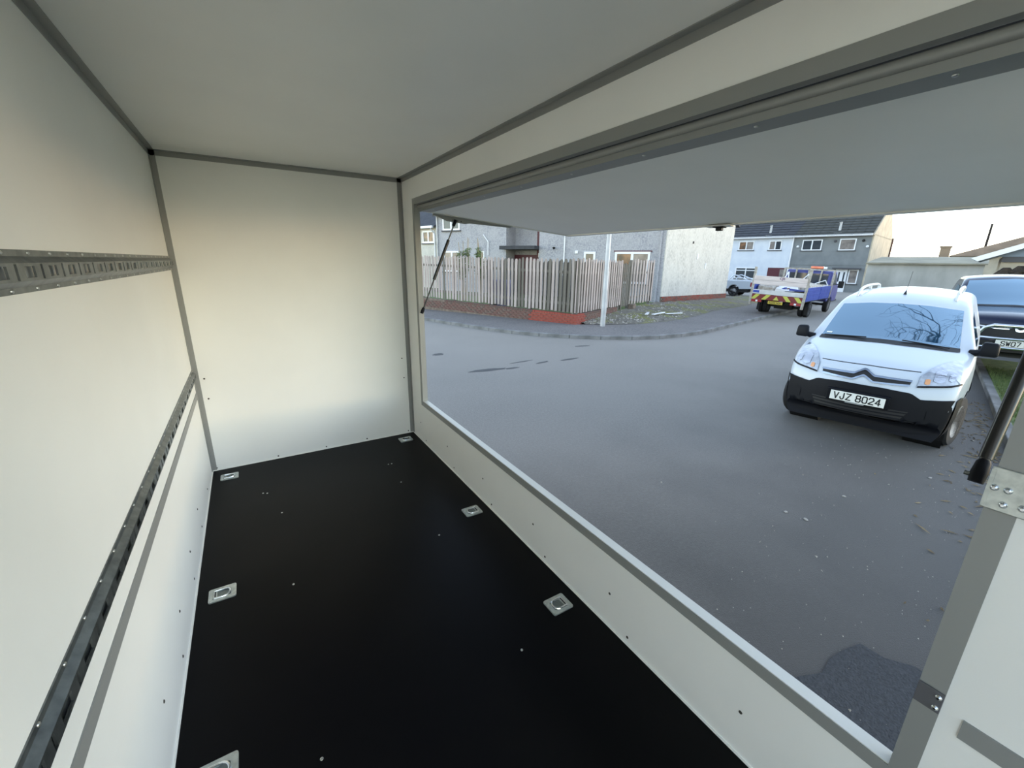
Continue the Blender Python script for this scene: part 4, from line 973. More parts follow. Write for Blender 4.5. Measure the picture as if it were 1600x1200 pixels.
def wheel(parent, c, r, wd, side, rim='steel_rim', spokes=0, steer=0.0):
    def rot_(mb):
        cs, sn = math.cos(R(steer)), math.sin(R(steer))
        mb.v = [(c[0] + (v[0] - c[0]) * cs - (v[1] - c[1]) * sn, c[1] + (v[0] - c[0]) * sn + (v[1] - c[1]) * cs, v[2]) for v in mb.v]; return mb
    t = rot_(MB().lathe([(-wd / 2, r * .62), (-wd / 2, r * .93), (-wd * .36, r), (wd * .36, r), (wd / 2, r * .93), (wd / 2, r * .62)], c, 'x', 36)).build('wheel', M['tyre'], parent, smooth=True)
    s = side
    rot_(MB().lathe([(s * wd * .50, r * .64), (s * wd * .47, r * .60), (s * wd * .30, r * .55), (s * wd * .28, r * .28), (s * wd * .40, r * .22), (s * wd * .42, r * .05)], c, 'x', 32)).build('rim', M[rim], t, smooth=True)
    n = spokes or 8
    mb = MB()
    for k in range(n):
        a = 2 * math.pi * k / n; p0 = (c[0] + s * wd * .41, c[1] + r * .2 * math.cos(a), c[2] + r * .2 * math.sin(a)); p1 = (c[0] + s * wd * .42, c[1] + r * .58 * math.cos(a), c[2] + r * .58 * math.sin(a))
        mb.beam(p0, p1, r * .10, r * .07, (1, 0, 0))
    rot_(mb).build('spokes', M[rim], t)
    return t

# -- white van
van = empty('delivery_van', (6.077, 1.89, 0.0), R(-79.53)); tag(van, 'white delivery van with black bumper parked facing the trailer', 'van')
prof = [(0.0, 0.40), (0.008, 0.52), (0.022, 0.66), (0.045, 0.77), (0.085, 0.86), (0.15, 0.93), (0.27, 0.985), (0.5, 1.045), (0.75, 1.10), (0.96, 1.145), (1.06, 1.20), (1.40, 1.415), (1.68, 1.575), (1.84, 1.65), (2.1, 1.715), (2.6, 1.765), (3.2, 1.775), (4.0, 1.75), (4.24, 1.68), (4.34, 1.45), (4.37, 1.0), (4.38, 0.42)]
Wv = [(0.18, 0.78), (0.3, 0.84), (0.5, 0.875), (0.75, 0.885), (0.95, 0.878), (1.1, 0.855), (1.25, 0.81), (1.45, 0.745), (1.65, 0.69), (1.78, 0.65)]
ys = [0, .004, .009, .016, .026, .04, .06, .085, .115, .15] + [0.19 + 0.04 * k for k in range(103)] + [4.33, 4.35, 4.365, 4.375, 4.38]
vb_ = car_surface(prof, Wv, 0.20, 4.38, [(0, 0.27), (0.9, 0.25), (1.4, 0.16), (2.0, 0.05), (2.6, 0), (4.0, 0), (4.38, -0.06)], [(0, .10), (.2, .09), (.9, .07), (1.1, .05), (1.9, .09), (2.4, .12), (4.38, .12)], [(0, .02), (.3, .045), (.9, .05), (1.2, .06), (2.0, .06), (4.38, .05)], ys, [(0, .905), (.4, .965), (.85, 1.0)])
vt = bvh(vb_)
cut_arches(vb_, [(0.96, 0.33, 0.375), (3.69, 0.33, 0.375)])
def split_low(mb, fn):
    a = MB(); b = MB(); a.v = list(mb.v); b.v = list(mb.v)
    for f in mb.f:
        c = [sum(mb.v[i][k] for i in f) / len(f) for k in range(3)]
        (b if fn(c) else a).f.append(f)
    for m in (a, b):
        ids = sorted({i for f in m.f for i in f}); mp = {j: k for k, j in enumerate(ids)}
        m.v = [m.v[i] for i in ids]; m.f = [tuple(mp[i] for i in f) for f in m.f]
    return a, b
up_, lo_ = split_low(vb_, lambda c: c[2] < 0.33 or (c[1] < 0.5 and c[2] < 0.60))  # low faces go black: bumper plastic plus painted-in shade beneath it
up_.build('body', M['van_white'], van, smooth=True); lo_.build('lower_skirt_and_shade', M['van_plastic'], van, smooth=True)
PX = lambda *a, **k: patch(vt, *a, **k)
# inner wells
wl = MB()
for cy in (0.96, 3.69):
    for s in (-1, 1): wl.lathe([(s * 0.45, 0.40), (s * 0.80, 0.40)], (0, cy, 0.33), 'x', 24)
wl.box(-0.62, 0.62, 0.3, 4.2, 0.24, 0.6).build('wheel_wells', M['van_dark'], van)
bump_top = [(-0.79, 0.705), (-0.70, 0.695), (-0.53, 0.685), (-0.44, 0.745), (-0.2, 0.765), (0.2, 0.765), (0.44, 0.745), (0.53, 0.685), (0.70, 0.695), (0.79, 0.705)]
bump_bot = [(-0.70, 0.29), (-0.5, 0.245), (0, 0.225), (0.5, 0.245), (0.70, 0.29)]
bp_ = PX(bump_top, bump_bot, 56, 18, off=0.014)
bumper = bp_.build('bumper', M['van_plastic'], van, smooth=True)
for s in (-1, 1):
    PX([(0.32, 0.70), (0.5, 0.705), (0.60, 0.70)], [(0.32, 0.235), (0.5, 0.235), (0.60, 0.30)], 10, 12, axis='x', off=0.012, side=s).build('bumper_corner', M['van_plastic'], van, smooth=True)
    fg = PX([(s * 0.60, 0.56), (s * 0.68, 0.575), (s * 0.76, 0.56)], [(s * 0.60, 0.47), (s * 0.68, 0.455), (s * 0.76, 0.47)], 9, 6, off=0.019).build('fog_lamp_blank', M['van_plastic'], bumper, smooth=True)
PX([(-0.46, 0.53), (-0.2, 0.54), (0.2, 0.54), (0.46, 0.53)], [(-0.36, 0.36), (-0.2, 0.345), (0.2, 0.345), (0.36, 0.36)], 24, 6, off=0.018).build('air_intake', M['van_dark'], bumper, smooth=True)
for k in range(4):
    z = 0.40 + 0.038 * k; hw = lerp(0.38, 0.45, k / 3)
    PX([(-hw, z + .007), (hw, z + .007)], [(-hw, z - .007), (hw, z - .007)], 20, 2, off=0.027).build('intake_slat', M['van_plastic'], bumper)
PX([(-0.40, 0.335), (0, 0.325), (0.40, 0.335)], [(-0.42, 0.315), (0, 0.305), (0.42, 0.315)], 20, 3, off=0.030).build('bumper_lip', M['van_plastic'], bumper, smooth=True)
# grille band with the double chevron
gt = [(-0.42, 0.872), (-0.095, 0.880), (-0.01, 0.935), (0.01, 0.935), (0.095, 0.880), (0.42, 0.872)]; gbm = [(-0.41, 0.825), (-0.10, 0.812), (-0.01, 0.868), (0.01, 0.868), (0.10, 0.812), (0.41, 0.825)]
PX(gt, gbm, 60, 5, off=0.006).build('grille', M['van_dark'], van, smooth=True)
def lift(P, d): return [(x, z + d) for x, z in P]
PX(lift(gt, .010), lift(gt, -.010), 60, 3, off=0.016).build('chrome_bar', M['chrome_dark'], van, smooth=True)
PX(lift(gbm, .009), lift(gbm, -.011), 60, 3, off=0.016).build('chrome_bar', M['chrome_dark'], van, smooth=True)
# bonnet shut lines
PX([(-0.47, 0.975), (0, 0.985), (0.47, 0.975)], [(-0.47, 0.968), (0, 0.978), (0.47, 0.968)], 24, 2, off=0.003).build('bonnet_gap', M['van_dark'], van)
for s in (-1, 1):
    hl = PX([(s * 0.475, 0.925), (s * 0.545, 1.005), (s * 0.62, 1.045), (s * 0.70, 1.068), (s * 0.765, 1.07)], [(s * 0.470, 0.822), (s * 0.56, 0.835), (s * 0.66, 0.845), (s * 0.74, 0.855), (s * 0.795, 0.875)], 16, 10, off=0.012).build('headlamp', M['lamp_glass'], van, smooth=True)
    for (cx, cz, r_, m_) in ((0.625, 0.935, 0.062, 'lamp_bowl'), (0.54, 0.88, 0.03, 'amber'), (0.72, 0.93, 0.035, 'lamp_bowl')):
        c0 = PX([(s * (cx - r_ * .7), cz + r_ * .7), (s * cx, cz + r_), (s * (cx + r_ * .7), cz + r_ * .7)], [(s * (cx - r_ * .7), cz - r_ * .7), (s * cx, cz - r_), (s * (cx + r_ * .7), cz - r_ * .7)], 9, 7, off=0.017)
        c0.build('reflector', M[m_], hl, smooth=True)
    PX([(s * 0.473, 0.83), (s * 0.56, 0.842), (s * 0.66, 0.852), (s * 0.74, 0.862), (s * 0.80, 0.885)], [(s * 0.470, 0.812), (s * 0.56, 0.822), (s * 0.66, 0.832), (s * 0.74, 0.842), (s * 0.805, 0.865)], 14, 2, off=0.014).build('headlamp_edge', M['van_plastic'], hl)
# windscreen
ws = PX([(-0.632, 1.585), (-0.3, 1.625), (0, 1.635), (0.3, 1.625), (0.632, 1.585)], [(-0.705, 1.150), (-0.35, 1.175), (0, 1.185), (0.35, 1.175), (0.705, 1.150)], 36, 18, off=0.004).build('windscreen', M['windscreen'], van, smooth=True)
PX([(-0.705, 1.172), (-0.35, 1.197), (0, 1.207), (0.35, 1.197), (0.705, 1.172)], [(-0.715, 1.135), (-0.35, 1.162), (0, 1.172), (0.35, 1.162), (0.715, 1.135)], 30, 3, off=0.007).build('scuttle', M['van_dark'], van, smooth=True)
for (x0, x1, z0, z1) in ((-0.66, -0.18, 1.165, 1.20), (0.62, 0.18, 1.16, 1.205)):
    h0 = vt.ray_cast(Vector((x0, -3, z0)), Vector((0, 1, 0)))[0]; h1_ = vt.ray_cast(Vector((x1, -3, z1)), Vector((0, 1, 0)))[0]
    MB().tube([h0 + Vector((0, -.02, .02)), h1_ + Vector((0, -.02, .02))], 0.008, 6).build('wiper', M['van_dark'], ws)
PX([(-0.655, 1.215), (-0.585, 1.22)], [(-0.655, 1.20), (-0.585, 1.205)], 4, 2, off=0.008).build('parking_ticket', M['plate_white'], ws)
# side glass and door lines
for s in (-1, 1):
    PX([(1.62, 1.40), (1.80, 1.50), (2.40, 1.54)], [(1.45, 1.18), (1.7, 1.16), (2.40, 1.16)], 14, 6, axis='x', off=0.004, side=s).build('side_window', M['windscreen'], van, smooth=True)
    PX([(1.10, 0.72), (2.3, 0.72), (3.15, 0.72)], [(1.38, 0.60), (2.3, 0.60), (3.15, 0.60)], 14, 3, axis='x', off=0.012, side=s).build('rub_strip', M['van_plastic'], van, smooth=True)
    # mirror
    mr = empty('mirror_tmp'); bpy.data.objects.remove(mr)
    q0 = MB(); q0.tube([(s * 0.80, 1.17, 1.13), (s * 0.90, 1.13, 1.16)], [0.045, 0.035], 8); q0.build('mirror_arm', M['van_plastic'], van, smooth=True)
    mm = MB().hexa([(s * 0.86, 1.06, 1.115), (s * 1.03, 1.10, 1.115), (s * 1.03, 1.19, 1.115), (s * 0.86, 1.17, 1.115)], [(s * 0.88, 1.08, 1.29), (s * 1.02, 1.12, 1.275), (s * 1.02, 1.19, 1.275), (s * 0.88, 1.17, 1.29)])
    mo = mm.build('mirror', M['van_plastic'], van, smooth=True, bevel=0.03)
    # roof rail
    pts = []
    for k in range(13):
        y = lerp(1.95, 3.9, k / 12); h = vt.ray_cast(Vector((s * 0.53, y, 4)), Vector((0, 0, -1)))[0]
        lft = 0.005 if k in (0, 12) else (0.055 if k in (1, 11) else 0.07)
        pts.append((s * 0.53, y, h.z + lft))
    MB().tube(pts, [0.012] + [0.02] * 11 + [0.012], 8).build('roof_rail', M['alu_light'], van, smooth=True)
    rl = MB()
    for k in (1, 6, 11): rl.beam((pts[k][0], pts[k][1] - .05, pts[k][2] - .07), (pts[k][0], pts[k][1], pts[k][2]), .03, .05)
    rl.build('rail_foot', M['alu_light'], van)
h = vt.ray_cast(Vector((0, 1.98, 4)), Vector((0, 0, -1)))[0]
MB().tube([h, h + Vector((0, .01, .02)), h + Vector((0, 0.05, .05))], [.02, .015, .006], 8).build('aerial_base', M['van_dark'], van, smooth=True)
MB().tube([h + Vector((0, .04, .04)), h + Vector((0, 0.22, .32))], 0.003, 5).build('aerial', M['van_dark'], van)
for cy in (0.96, 3.69):
    for s in (-1, 1): wheel(van, (s * 0.775, cy, 0.318), 0.318, 0.20, s, 'alloy', steer=-11 if cy < 2 else 0)
pt = empty('tmp'); bpy.data.objects.remove(pt)
plate = MB().box(-0.26, 0.26, -0.006, 0.004, -0.0555, 0.0555).build('number_plate', M['plate_white'], van, bevel=0.003); plate.location = (0, -0.030, 0.60); plate.rotation_euler = (R(-6), 0, 0)
plate_text('VJZ 8024', plate, -0.0068, 0.0)
MB().box(-0.10, 0.08, -0.02, 0.01, -0.068, -0.057).build('plate_holder', M['alu'], plate)
MB().box(-0.30, 0.30, -0.025, 0.03, 0.53, 0.68).build('plate_mount', M['van_plastic'], van, bevel=0.01)

# -- navy pickup nose at the right edge
suv = empty('navy_pickup', (11.95, 1.60, 0.085), R(-74)); suv.scale = (1.06, 1.06, 1.06); tag(suv, 'dark navy four-wheel-drive pickup with chrome nudge bar on the lawn', 'car')
prof = [(0.0, 0.50), (0.008, 0.70), (0.022, 0.88), (0.05, 1.0), (0.10, 1.07), (0.2, 1.11), (0.5, 1.155), (1.05, 1.20), (1.16, 1.25), (1.5, 1.47), (1.85, 1.67), (2.05, 1.74), (2.5, 1.78), (3.1, 1.77), (3.25, 1.70), (3.4, 1.2), (3.5, 1.10), (4.9, 1.10), (5.0, 1.02), (5.04, 0.55)]
Ws = [(0.3, 0.86), (0.55, 0.92), (0.9, 0.93), (1.08, 0.90), (1.22, 0.85), (1.45, 0.78), (1.7, 0.71), (1.8, 0.68)]
ys = [0, .004, .009, .016, .026, .04, .06, .085, .115, .15] + [0.19 + 0.05 * k for k in range(95)] + [4.96, 5.0, 5.02, 5.04]
sb = car_surface(prof, Ws, 0.34, 5.04, [(0, 0.22), (1.0, 0.2), (1.9, 0.06), (2.5, 0), (5.04, -0.03)], [(0, .12), (.3, .10), (1.0, .08), (1.2, .06), (2.0, .10), (3.1, .1), (3.5, .05), (5.04, .05)], [(0, .02), (.3, .04), (1.1, .05), (2, .05), (3.2, .04), (3.5, 0.0), (5.04, 0)], ys)
st_ = bvh(sb)
cut_arches(sb, [(0.95, 0.40, 0.44), (4.0, 0.40, 0.44)])
sb.build('body', M['navy'], suv, smooth=True)
SX = lambda *a, **k: patch(st_, *a, **k)
SX([(-0.64, 1.69), (0, 1.745), (0.64, 1.69)], [(-0.74, 1.235), (0, 1.265), (0.74, 1.235)], 30, 14, off=0.004).build('windscreen', M['windscreen'], suv, smooth=True)
SX([(-0.74, 1.245), (0, 1.275), (0.74, 1.245)], [(-0.74, 1.22), (0, 1.25), (0.74, 1.22)], 24, 2, off=0.008).build('scuttle', M['van_dark'], suv)
gr = SX([(-0.52, 0.97), (0, 0.985), (0.52, 0.97)], [(-0.46, 0.74), (0, 0.74), (0.46, 0.74)], 24, 8, off=0.008).build('grille', M['van_dark'], suv, smooth=True)
SX([(-0.50, 0.955), (-0.30, 0.93), (-0.16, 0.935), (-0.10, 0.975)], [(-0.50, 0.935), (-0.30, 0.905), (-0.13, 0.91), (-0.07, 0.965)], 18, 3, off=0.02).build('chrome_wing', M['chrome'], gr, smooth=True)
SX([(0.50, 0.955), (0.30, 0.93), (0.16, 0.935), (0.10, 0.975)], [(0.50, 0.935), (0.30, 0.905), (0.13, 0.91), (0.07, 0.965)], 18, 3, off=0.02).build('chrome_wing', M['chrome'], gr, smooth=True)
eb = SX([(-0.085, 0.975), (-0.05, 0.985), (0, 0.975), (0.05, 0.985), (0.085, 0.975)], [(-0.05, 0.89), (-0.03, 0.878), (0, 0.874), (0.03, 0.878), (0.05, 0.89)], 14, 6, off=0.024).build('emblem', M['chrome'], gr, smooth=True)
SX([(-0.045, 0.955), (0, 0.945), (0.045, 0.955)], [(-0.025, 0.915), (0, 0.905), (0.025, 0.915)], 8, 3, off=0.03).build('emblem_inset', M['van_dark'], eb)
SX([(-0.88, 0.70), (0, 0.70), (0.88, 0.70)], [(-0.84, 0.42), (0, 0.40), (0.84, 0.42)], 30, 8, off=0.02).build('bumper', M['van_dark'], suv, smooth=True)
for s in (-1, 1):
    hl = SX([(s * 0.60, 0.97), (s * 0.72, 1.02), (s * 0.83, 1.04)], [(s * 0.58, 0.82), (s * 0.72, 0.84), (s * 0.85, 0.88)], 12, 8, off=0.012).build('headlamp', M['lamp_glass'], suv, smooth=True)
    SX([(s * 0.74, 0.90), (s * 0.85, 0.93)], [(s * 0.74, 0.85), (s * 0.85, 0.88)], 6, 3, off=0.018).build('indicator', M['amber'], hl, smooth=True)
    SX([(1.65, 1.42), (1.9, 1.56), (2.6, 1.6)], [(1.5, 1.22), (1.9, 1.2), (2.6, 1.2)], 12, 6, axis='x', off=0.005, side=s).build('side_window', M['windscreen'], suv, smooth=True)
    MB().hexa([(s * 0.90, 1.30, 1.18), (s * 1.08, 1.33, 1.18), (s * 1.08, 1.42, 1.18), (s * 0.90, 1.40, 1.18)], [(s * 0.92, 1.31, 1.38), (s * 1.07, 1.34, 1.36), (s * 1.07, 1.42, 1.36), (s * 0.92, 1.40, 1.38)]).build('mirror', M['chrome'], suv, smooth=True, bevel=0.03)
for cy in (0.95, 4.0):
    for s in (-1, 1): wheel(suv, (s * 0.80, cy, 0.39), 0.39, 0.24, s, 'alloy', 6)
nb = MB()
nb.tube([(-0.60, -0.10, 0.62), (-0.52, -0.13, 0.78), (-0.44, -0.14, 0.93), (-0.34, -0.15, 0.985), (0.34, -0.15, 0.985), (0.44, -0.14, 0.93), (0.52, -0.13, 0.78), (0.60, -0.10, 0.62)], 0.028, 10)
nb.tube([(-0.56, -0.13, 0.76), (0.56, -0.13, 0.76)], 0.022, 8).tube([(-0.60, -0.11, 0.60), (0.60, -0.11, 0.60)], 0.024, 8)
nb.box(-0.4, -0.34, -0.12, 0.15, 0.58, 0.64).box(0.34, 0.40, -0.12, 0.15, 0.58, 0.64)
nb.build('nudge_bar', M['chrome'], suv, smooth=True)
plate = MB().box(-0.26, 0.26, -0.006, 0.006, -0.0555, 0.0555).build('number_plate', M['plate_white'], suv, bevel=0.003); plate.location = (0, -0.135, 0.68)
plate_text('SW07 HA', plate, -0.0068, 0.0)

# -- blue dropside truck, nearside wheels up on the kerb
tr = empty('dropside_truck', (19.18, 9.58, 0.045), R(-79), 0, R(2.5)); tag(tr, 'blue dropside truck loaded with scrap parked half on the pavement', 'truck')
MB().box(-0.42, -0.30, 0.2, 5.6, 0.52, 0.68).box(0.30, 0.42, 0.2, 5.6, 0.52, 0.68).box(-0.75, 0.75, 1.36, 1.46, 0.30, 0.40).box(-0.35, 0.35, 1.2, 1.6, 0.25, 0.5).box(-0.8, 0.8, 4.95, 5.05, 0.3, 0.4).build('chassis', M['underbody'], tr)
MB().box(-1.02, 1.02, 0.02, 4.1, 0.70, 0.80).build('bed_floor', M['underbody'], tr)
for s in (-1, 1):
    wheel(tr, (s * 0.90, 1.42, 0.33), 0.33, 0.17, s); wheel(tr, (s * 0.70, 1.42, 0.33), 0.33, 0.17, -s)
    wheel(tr, (s * 0.86, 5.0, 0.33), 0.33, 0.19, s)
    for (a, b) in ((0.12, 2.15), (2.19, 4.05)):
        pn = MB().box(s * 1.03 - 0.02, s * 1.03 + 0.02, a, b, 0.74, 1.30).build('side_board', M['truck_blue'], tr, bevel=0.008)
        for z in (0.86, 1.02, 1.18): MB().box(s * 1.055 - 0.006, s * 1.055 + 0.006, a + .04, b - .04, z - 0.02, z + 0.02).build('side_rib', M['truck_blue'], pn)
    MB().beam((s * 1.0, 0.0, 0.42), (s * 1.03, 0.0, 2.02), 0.09, 0.07, (0, 1, 0)).build('corner_post', M['pale_steel'], tr)
    MB().beam((s * 1.03, 4.14, 0.72), (s * 1.03, 4.14, 2.0), 0.08, 0.07, (0, 1, 0)).build('corner_post', M['pale_steel'], tr)
    MB().box(s * 0.95 - 0.06, s * 0.95 + 0.06, 1.06, 1.09, 0.12, 0.46).build('mud_flap', M['black_rubber'], tr)
    lt = MB().box(s * 0.79 - 0.24, s * 0.79 + 0.24, -0.02, 0.06, 0.55, 0.66).build('tail_lamp', M['lens_red'], tr, bevel=0.008)
    MB().box(s * 0.74 - 0.04, s * 0.74 + 0.04, -0.025, 0.0, 0.57, 0.64).build('reversing_lens', M['upvc'], lt)
tb = MB().box(-1.02, 1.02, -0.02, 0.02, 0.67, 0.89).build('hazard_board', M['haz_red'], tr)
for k in range(4):
    s = -1 if k < 2 else 1; c = (0.82, 0.40)[k % 2 if k < 2 else 1 - (k % 2)] * s
    MB().prism([(c - 0.085 - s * 0.09, 0.885), (c + 0.085 - s * 0.09, 0.885), (c + 0.085 + s * 0.09, 0.675), (c - 0.085 + s * 0.09, 0.675)], -0.024, -0.02, 'y').build('chevron', M['haz_yellow'], tb)
MB().prism([(-0.11, 0.69), (0.11, 0.69), (0.0, 0.85)], -0.024, -0.02, 'y').build('chevron', M['haz_yellow'], tb)
MB().box(-1.02, 1.02, -0.03, 0.01, 0.90, 1.08).build('lower_tailboard', M['board_grey'], tr, bevel=0.006)
ub = MB().box(-1.01, 0.99, -0.05, -0.01, 1.30, 1.66).build('upper_tailboard', M['board_pink'], tr, bevel=0.006)
MB().box(-1.01, 0.99, -0.055, -0.05, 1.475, 1.482).build('board_joint', M['sill'], ub)
text('faded_lettering', 'CJS', 0.13, M['logo_red'], ub, (0.08, -0.054, 1.585), (R(90), 0, 0), bold=0.004, sx=1.1, extrude=0.001)
MB().box(-0.95, -0.7, -0.035, -0.03, 0.95, 1.05).build('blue_sticker', M['truck_blue'], tr)
np_ = MB().box(-0.28, 0.28, -0.03, 0.0, 0.52, 0.64).build('number_plate', M['plate_yellow'], tr)
plate_text('R209 NSK', np_, -0.031, 0.58, sw=0.011)
for z, a, b in ((1.98, -1.03, 1.03), (1.30, -1.03, 1.03)): MB().box(a, b, 4.10, 4.17, z - 0.03, z + 0.03).build('headboard_rail', M['pale_steel'], tr)
for x in (-0.52, 0.0, 0.52): MB().box(x - 0.03, x + 0.03, 4.10, 4.17, 1.0, 1.98).build('headboard_bar', M['pale_steel'], tr)
cb = MB().prism([(4.22, 0.60), (4.22, 1.90), (4.45, 1.96), (5.15, 1.94), (5.65, 1.42), (6.15, 1.22), (6.25, 0.95), (6.25, 0.50), (5.45, 0.50), (5.33, 0.66), (5.0, 0.72), (4.67, 0.66), (4.55, 0.50)], -0.94, 0.94, 'x').build('cab', M['truck_cab'], tr, bevel=0.05)
for (a, b) in ((-0.80, -0.06), (0.06, 0.80)): MB().box(a, b, 4.20, 4.225, 1.30, 1.80).build('cab_rear_window', M['pane'], cb)
for s in (-1, 1):
    MB().prism([(4.55, 1.30), (4.55, 1.80), (5.05, 1.80), (5.40, 1.40), (5.40, 1.30)], s * 0.945, s * 0.955, 'x').build('cab_side_window', M['pane'], cb)
    MB().beam((s * 0.95, 5.2, 1.35), (s * 1.16, 5.15, 1.32), 0.03, 0.03).build('mirror_arm', M['van_dark'], cb)
    MB().box(s * 1.20 - 0.11, s * 1.20 + 0.11, 5.11, 5.19, 1.18, 1.50).build('mirror', M['van_dark'], cb, bevel=0.03)
MB().box(-0.5, 0.6, 4.30, 4.36, 1.96, 2.02).build('beacon_bar', M['pale_steel'], tr)
MB().box(0.0, 0.52, 4.24, 4.42, 2.02, 2.14).build('beacon', M['beacon'], tr, bevel=0.03)
MB().box(0.52, 0.64, 4.24, 4.42, 2.02, 2.12).build('beacon_end', M['upvc'], tr, bevel=0.02)
bar = lambda x0, y0, z0, x1, y1, z1: ((x0, y0, z0), (x1, y1, z1))
TM = Matrix.Translation((19.18, 9.58, 0.045)) @ Matrix.Rotation(R(-79), 4, 'Z') @ Matrix.Rotation(R(2.5), 4, 'Y')
def load(name, lx, ly, lz, lab, cat):
    p = TM @ Vector((lx, ly, lz)); o = empty(name, p, R(-79), 0, R(2.5)); tag(o, lab, cat, 'scrap on the truck'); return o
def frame_load(lx, ly, lz, pts, r_, lab, m='upvc'):
    o = load('tube_frame', lx, ly, lz, lab, 'scrap')
    for a, b in zip(pts, pts[1:]): MB().tube([a, b], r_, 6).build('tube', M[m], o, smooth=True)
frame_load(-0.1, 1.0, 0.82, [(-0.35, 0, 0), (0.0, 0.3, 1.05), (0.12, 0.3, 0.1)], 0.022, 'bent white tube frame sticking up left of centre in the truck')
frame_load(0.45, 1.3, 0.82, [(-0.3, 0, 0.3), (0.15, 0.3, 1.0), (0.32, 0.3, 0.2), (0.1, 0.2, 0.7)], 0.02, 'bent white tube frame sticking up in the middle of the truck')
frame_load(0.62, 2.6, 0.82, [(-0.2, 0, 0.45), (0.25, 0.9, 0.72), (0.36, 1.0, 0.5), (0.1, 0.4, 0.42)], 0.018, 'thin white tube frame leaning on the offside board of the truck')
frame_load(0.2, 0.6, 0.82, [(-0.6, 0, 0.05), (-0.4, 0.2, 0.5), (0.3, 0.3, 0.45), (0.45, 0.1, 0.1)], 0.02, 'grey tube frame showing between the two tailboards', 'pale_steel')
o = load('scrap_sheet', 0.05, 0.5, 0.82, 'crumpled white sheet showing between the two tailboards', 'scrap')
MB().hexa([(-.35, 0, .02), (.4, 0.1, .0), (.5, .7, .05), (-.3, .7, .1)], [(-.3, 0, .36), (.35, .1, .22), (.42, .7, .42), (-.3, .7, .48)]).build('sheet', M['upvc'], o, bevel=0.02)
o = load('scrap_sheet', 0.55, 2.3, 0.82, 'pale buckled panel heaped high behind the offside board', 'scrap')
MB().hexa([(-.5, -.9, .0), (.4, -.9, .0), (.4, .9, .0), (-.5, .9, .0)], [(-.3, -.8, .75), (.2, -.8, .55), (.36, .8, .5), (-.3, .8, .6)]).build('panel', M['pale_steel'], o, bevel=0.03)
o = load('scrap_sheet', -0.55, 0.45, 0.82, 'pale grey folded sheet behind the nearside of the lower tailboard', 'scrap')
MB().hexa([(-.4, -.1, .0), (.3, -.1, .0), (.3, .5, .0), (-.4, .5, .0)], [(-.38, 0, .42), (.2, 0, .34), (.25, .45, .5), (-.38, .45, .52)]).build('sheet', M['pale_steel'], o, bevel=0.02)
o = load('scrap_heap', -0.5, 1.9, 0.82, 'dark heap of scrap metal at the nearside of the truck bed', 'scrap')
for k in range(9):
    a = random.uniform(-.4, .4); b = random.uniform(-1.4, 1.4); c = random.uniform(0.1, .6)
    MB().beam((a - .3, b, c * .6), (a + .3, b + random.uniform(-.4, .4), c + .15), .12, .05).build('scrap_piece', M[random.choice(['underbody', 'pale_steel', 'truck_blue', 'brick_old'])], o)
o = load('timber_offcut', 0.6, 0.25, 0.82, 'dark timber and blue offcuts behind the lower tailboard', 'scrap')
MB().beam((-.4, 0, .2), (.35, .1, .26), .12, .12).build('timber', M['bark'], o); MB().beam((-.3, .2, .34), (.36, .2, .30), .1, .08).build('offcut', M['truck_blue'], o)

# -- white pickup beyond the gable
pk = empty('white_pickup', (31.67, 17.4, 0.0), R(15)); tag(pk, 'white pickup with styling bar half hidden behind the cream gable', 'car')
MB().prism([(0.0, 0.55), (0.0, 1.08), (0.06, 1.12), (1.72, 1.12), (1.72, 0.60), (1.62, 0.52), (1.52, 0.52), (1.48, 0.66), (1.36, 0.78), (1.16, 0.83), (0.96, 0.78), (0.84, 0.66), (0.80, 0.52)], -0.93, 0.93, 'x').build('load_bed', M['van_white'], pk, bevel=0.03)
pc = MB().prism([(1.76, 0.45), (1.76, 1.12), (1.95, 1.74), (2.2, 1.80), (3.1, 1.78), (3.75, 1.20), (4.9, 1.05), (5.15, 0.9), (5.15, 0.45), (4.72, 0.45), (4.6, 0.75), (4.27, 0.85), (3.94, 0.75), (3.82, 0.45)], -0.92, 0.92, 'x').build('cab', M['van_white'], pk, bevel=0.05)
for s in (-1, 1):
    MB().prism([(1.95, 1.18), (2.1, 1.62), (3.05, 1.62), (3.5, 1.2)], s * 0.925, s * 0.935, 'x').build('side_window', M['pane'], pc)
    for cy in (1.16, 4.27): wheel(pk, (s * 0.80, cy, 0.35), 0.35, 0.24, s, 'alloy', 8)
    MB().box(s * 0.86 - 0.09, s * 0.86 + 0.09, -0.03, 0.08, 0.72, 1.02).build('tail_lamp', M['lens_red'], pk, bevel=0.02)
    MB().tube([(s * 0.78, 1.60, 1.10), (s * 0.74, 1.35, 1.48), (s * 0.74, 1.2, 1.5), (s * 0.80, 0.25, 1.14)], 0.035, 8).build('styling_bar', M['chrome'], pk, smooth=True)
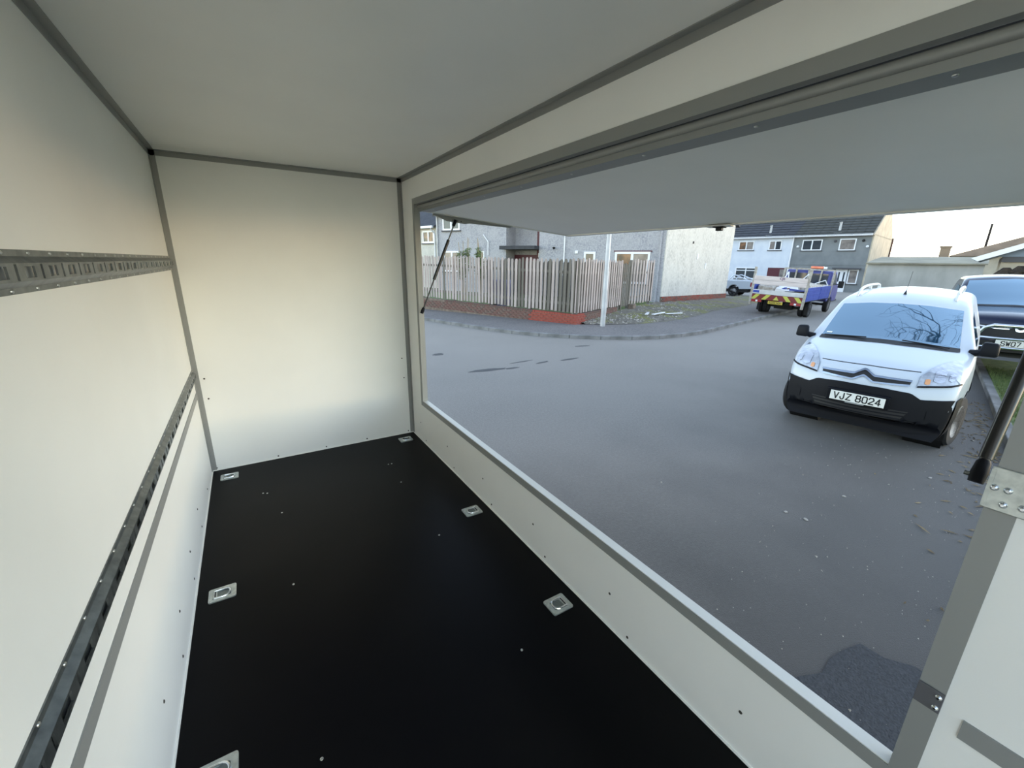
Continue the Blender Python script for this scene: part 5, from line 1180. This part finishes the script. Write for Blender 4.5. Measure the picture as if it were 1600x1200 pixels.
MB().tube([(-0.74, 1.35, 1.48), (0.74, 1.35, 1.48)], 0.035, 8).build('styling_bar', M['chrome'], pk, smooth=True)
MB().box(-0.85, 0.85, -0.10, 0.04, 0.42, 0.56).build('rear_bumper', M['van_dark'], pk, bevel=0.03)
MB().box(-0.85, 0.85, 0.2, 4.9, 0.30, 0.55).build('underbody', M['underbody'], pk)

# ------------------------------------------------------------------ bare tree on the lawn, out of frame but mirrored in the windscreen
tree = empty('bare_tree', (9.0, -3.3, 0.08)); tag(tree, 'bare winter tree whose branches are mirrored in the van windscreen', 'tree'); tree.scale = (1.3, 1.3, 1.3)
rng = random.Random(4)
tk = MB(); brn = MB()
tk.tube([(0, 0, -0.1), (0.05, 0.1, 1.2), (-0.05, 0.25, 2.6), (-0.1, 0.4, 3.6)], [0.26, 0.20, 0.17, 0.13], 12)
def grow(p, d, L, r, lev):
    n = 4; pts = [p]; q = p.copy(); dd = d.copy()
    for k in range(n):
        dd = (dd + Vector((rng.gauss(0, .16), rng.gauss(0, .16), rng.gauss(0.02, .12)))).normalized(); q = q + dd * (L / n); pts.append(q.copy())
    brn.tube(pts, [lerp(r, r * .55, k / n) for k in range(n + 1)], 7 if lev < 2 else 4)
    if lev >= 5: return
    for k in range(3 if lev < 3 else 2):
        i = rng.choice([2, 3, 4]) if k else 4
        ax = dd.orthogonal().normalized(); ax.rotate(Matrix.Rotation(rng.uniform(0, 6.28), 3, dd))
        nd = (dd + ax * rng.uniform(0.35, 0.85)).normalized()
        grow(pts[i], nd, L * rng.uniform(.62, .85), r * .55, lev + 1)
top = Vector((-0.1, 0.4, 3.5))
for d, L in (((-0.25, 0.75, 0.55), 2.3), ((-0.65, 0.6, 0.55), 2.2), ((0.15, 0.7, 0.8), 2.2), ((0.6, -0.1, 0.8), 1.9), ((-0.5, -0.5, 0.8), 1.9), ((-0.2, 0.2, 1.0), 2.0)):
    grow(top, Vector(d).normalized(), L * 1.2, 0.085, 0)
tk.build('trunk', M['bark'], tree, smooth=True); brn.build('branches', M['bark'], tree, smooth=True)
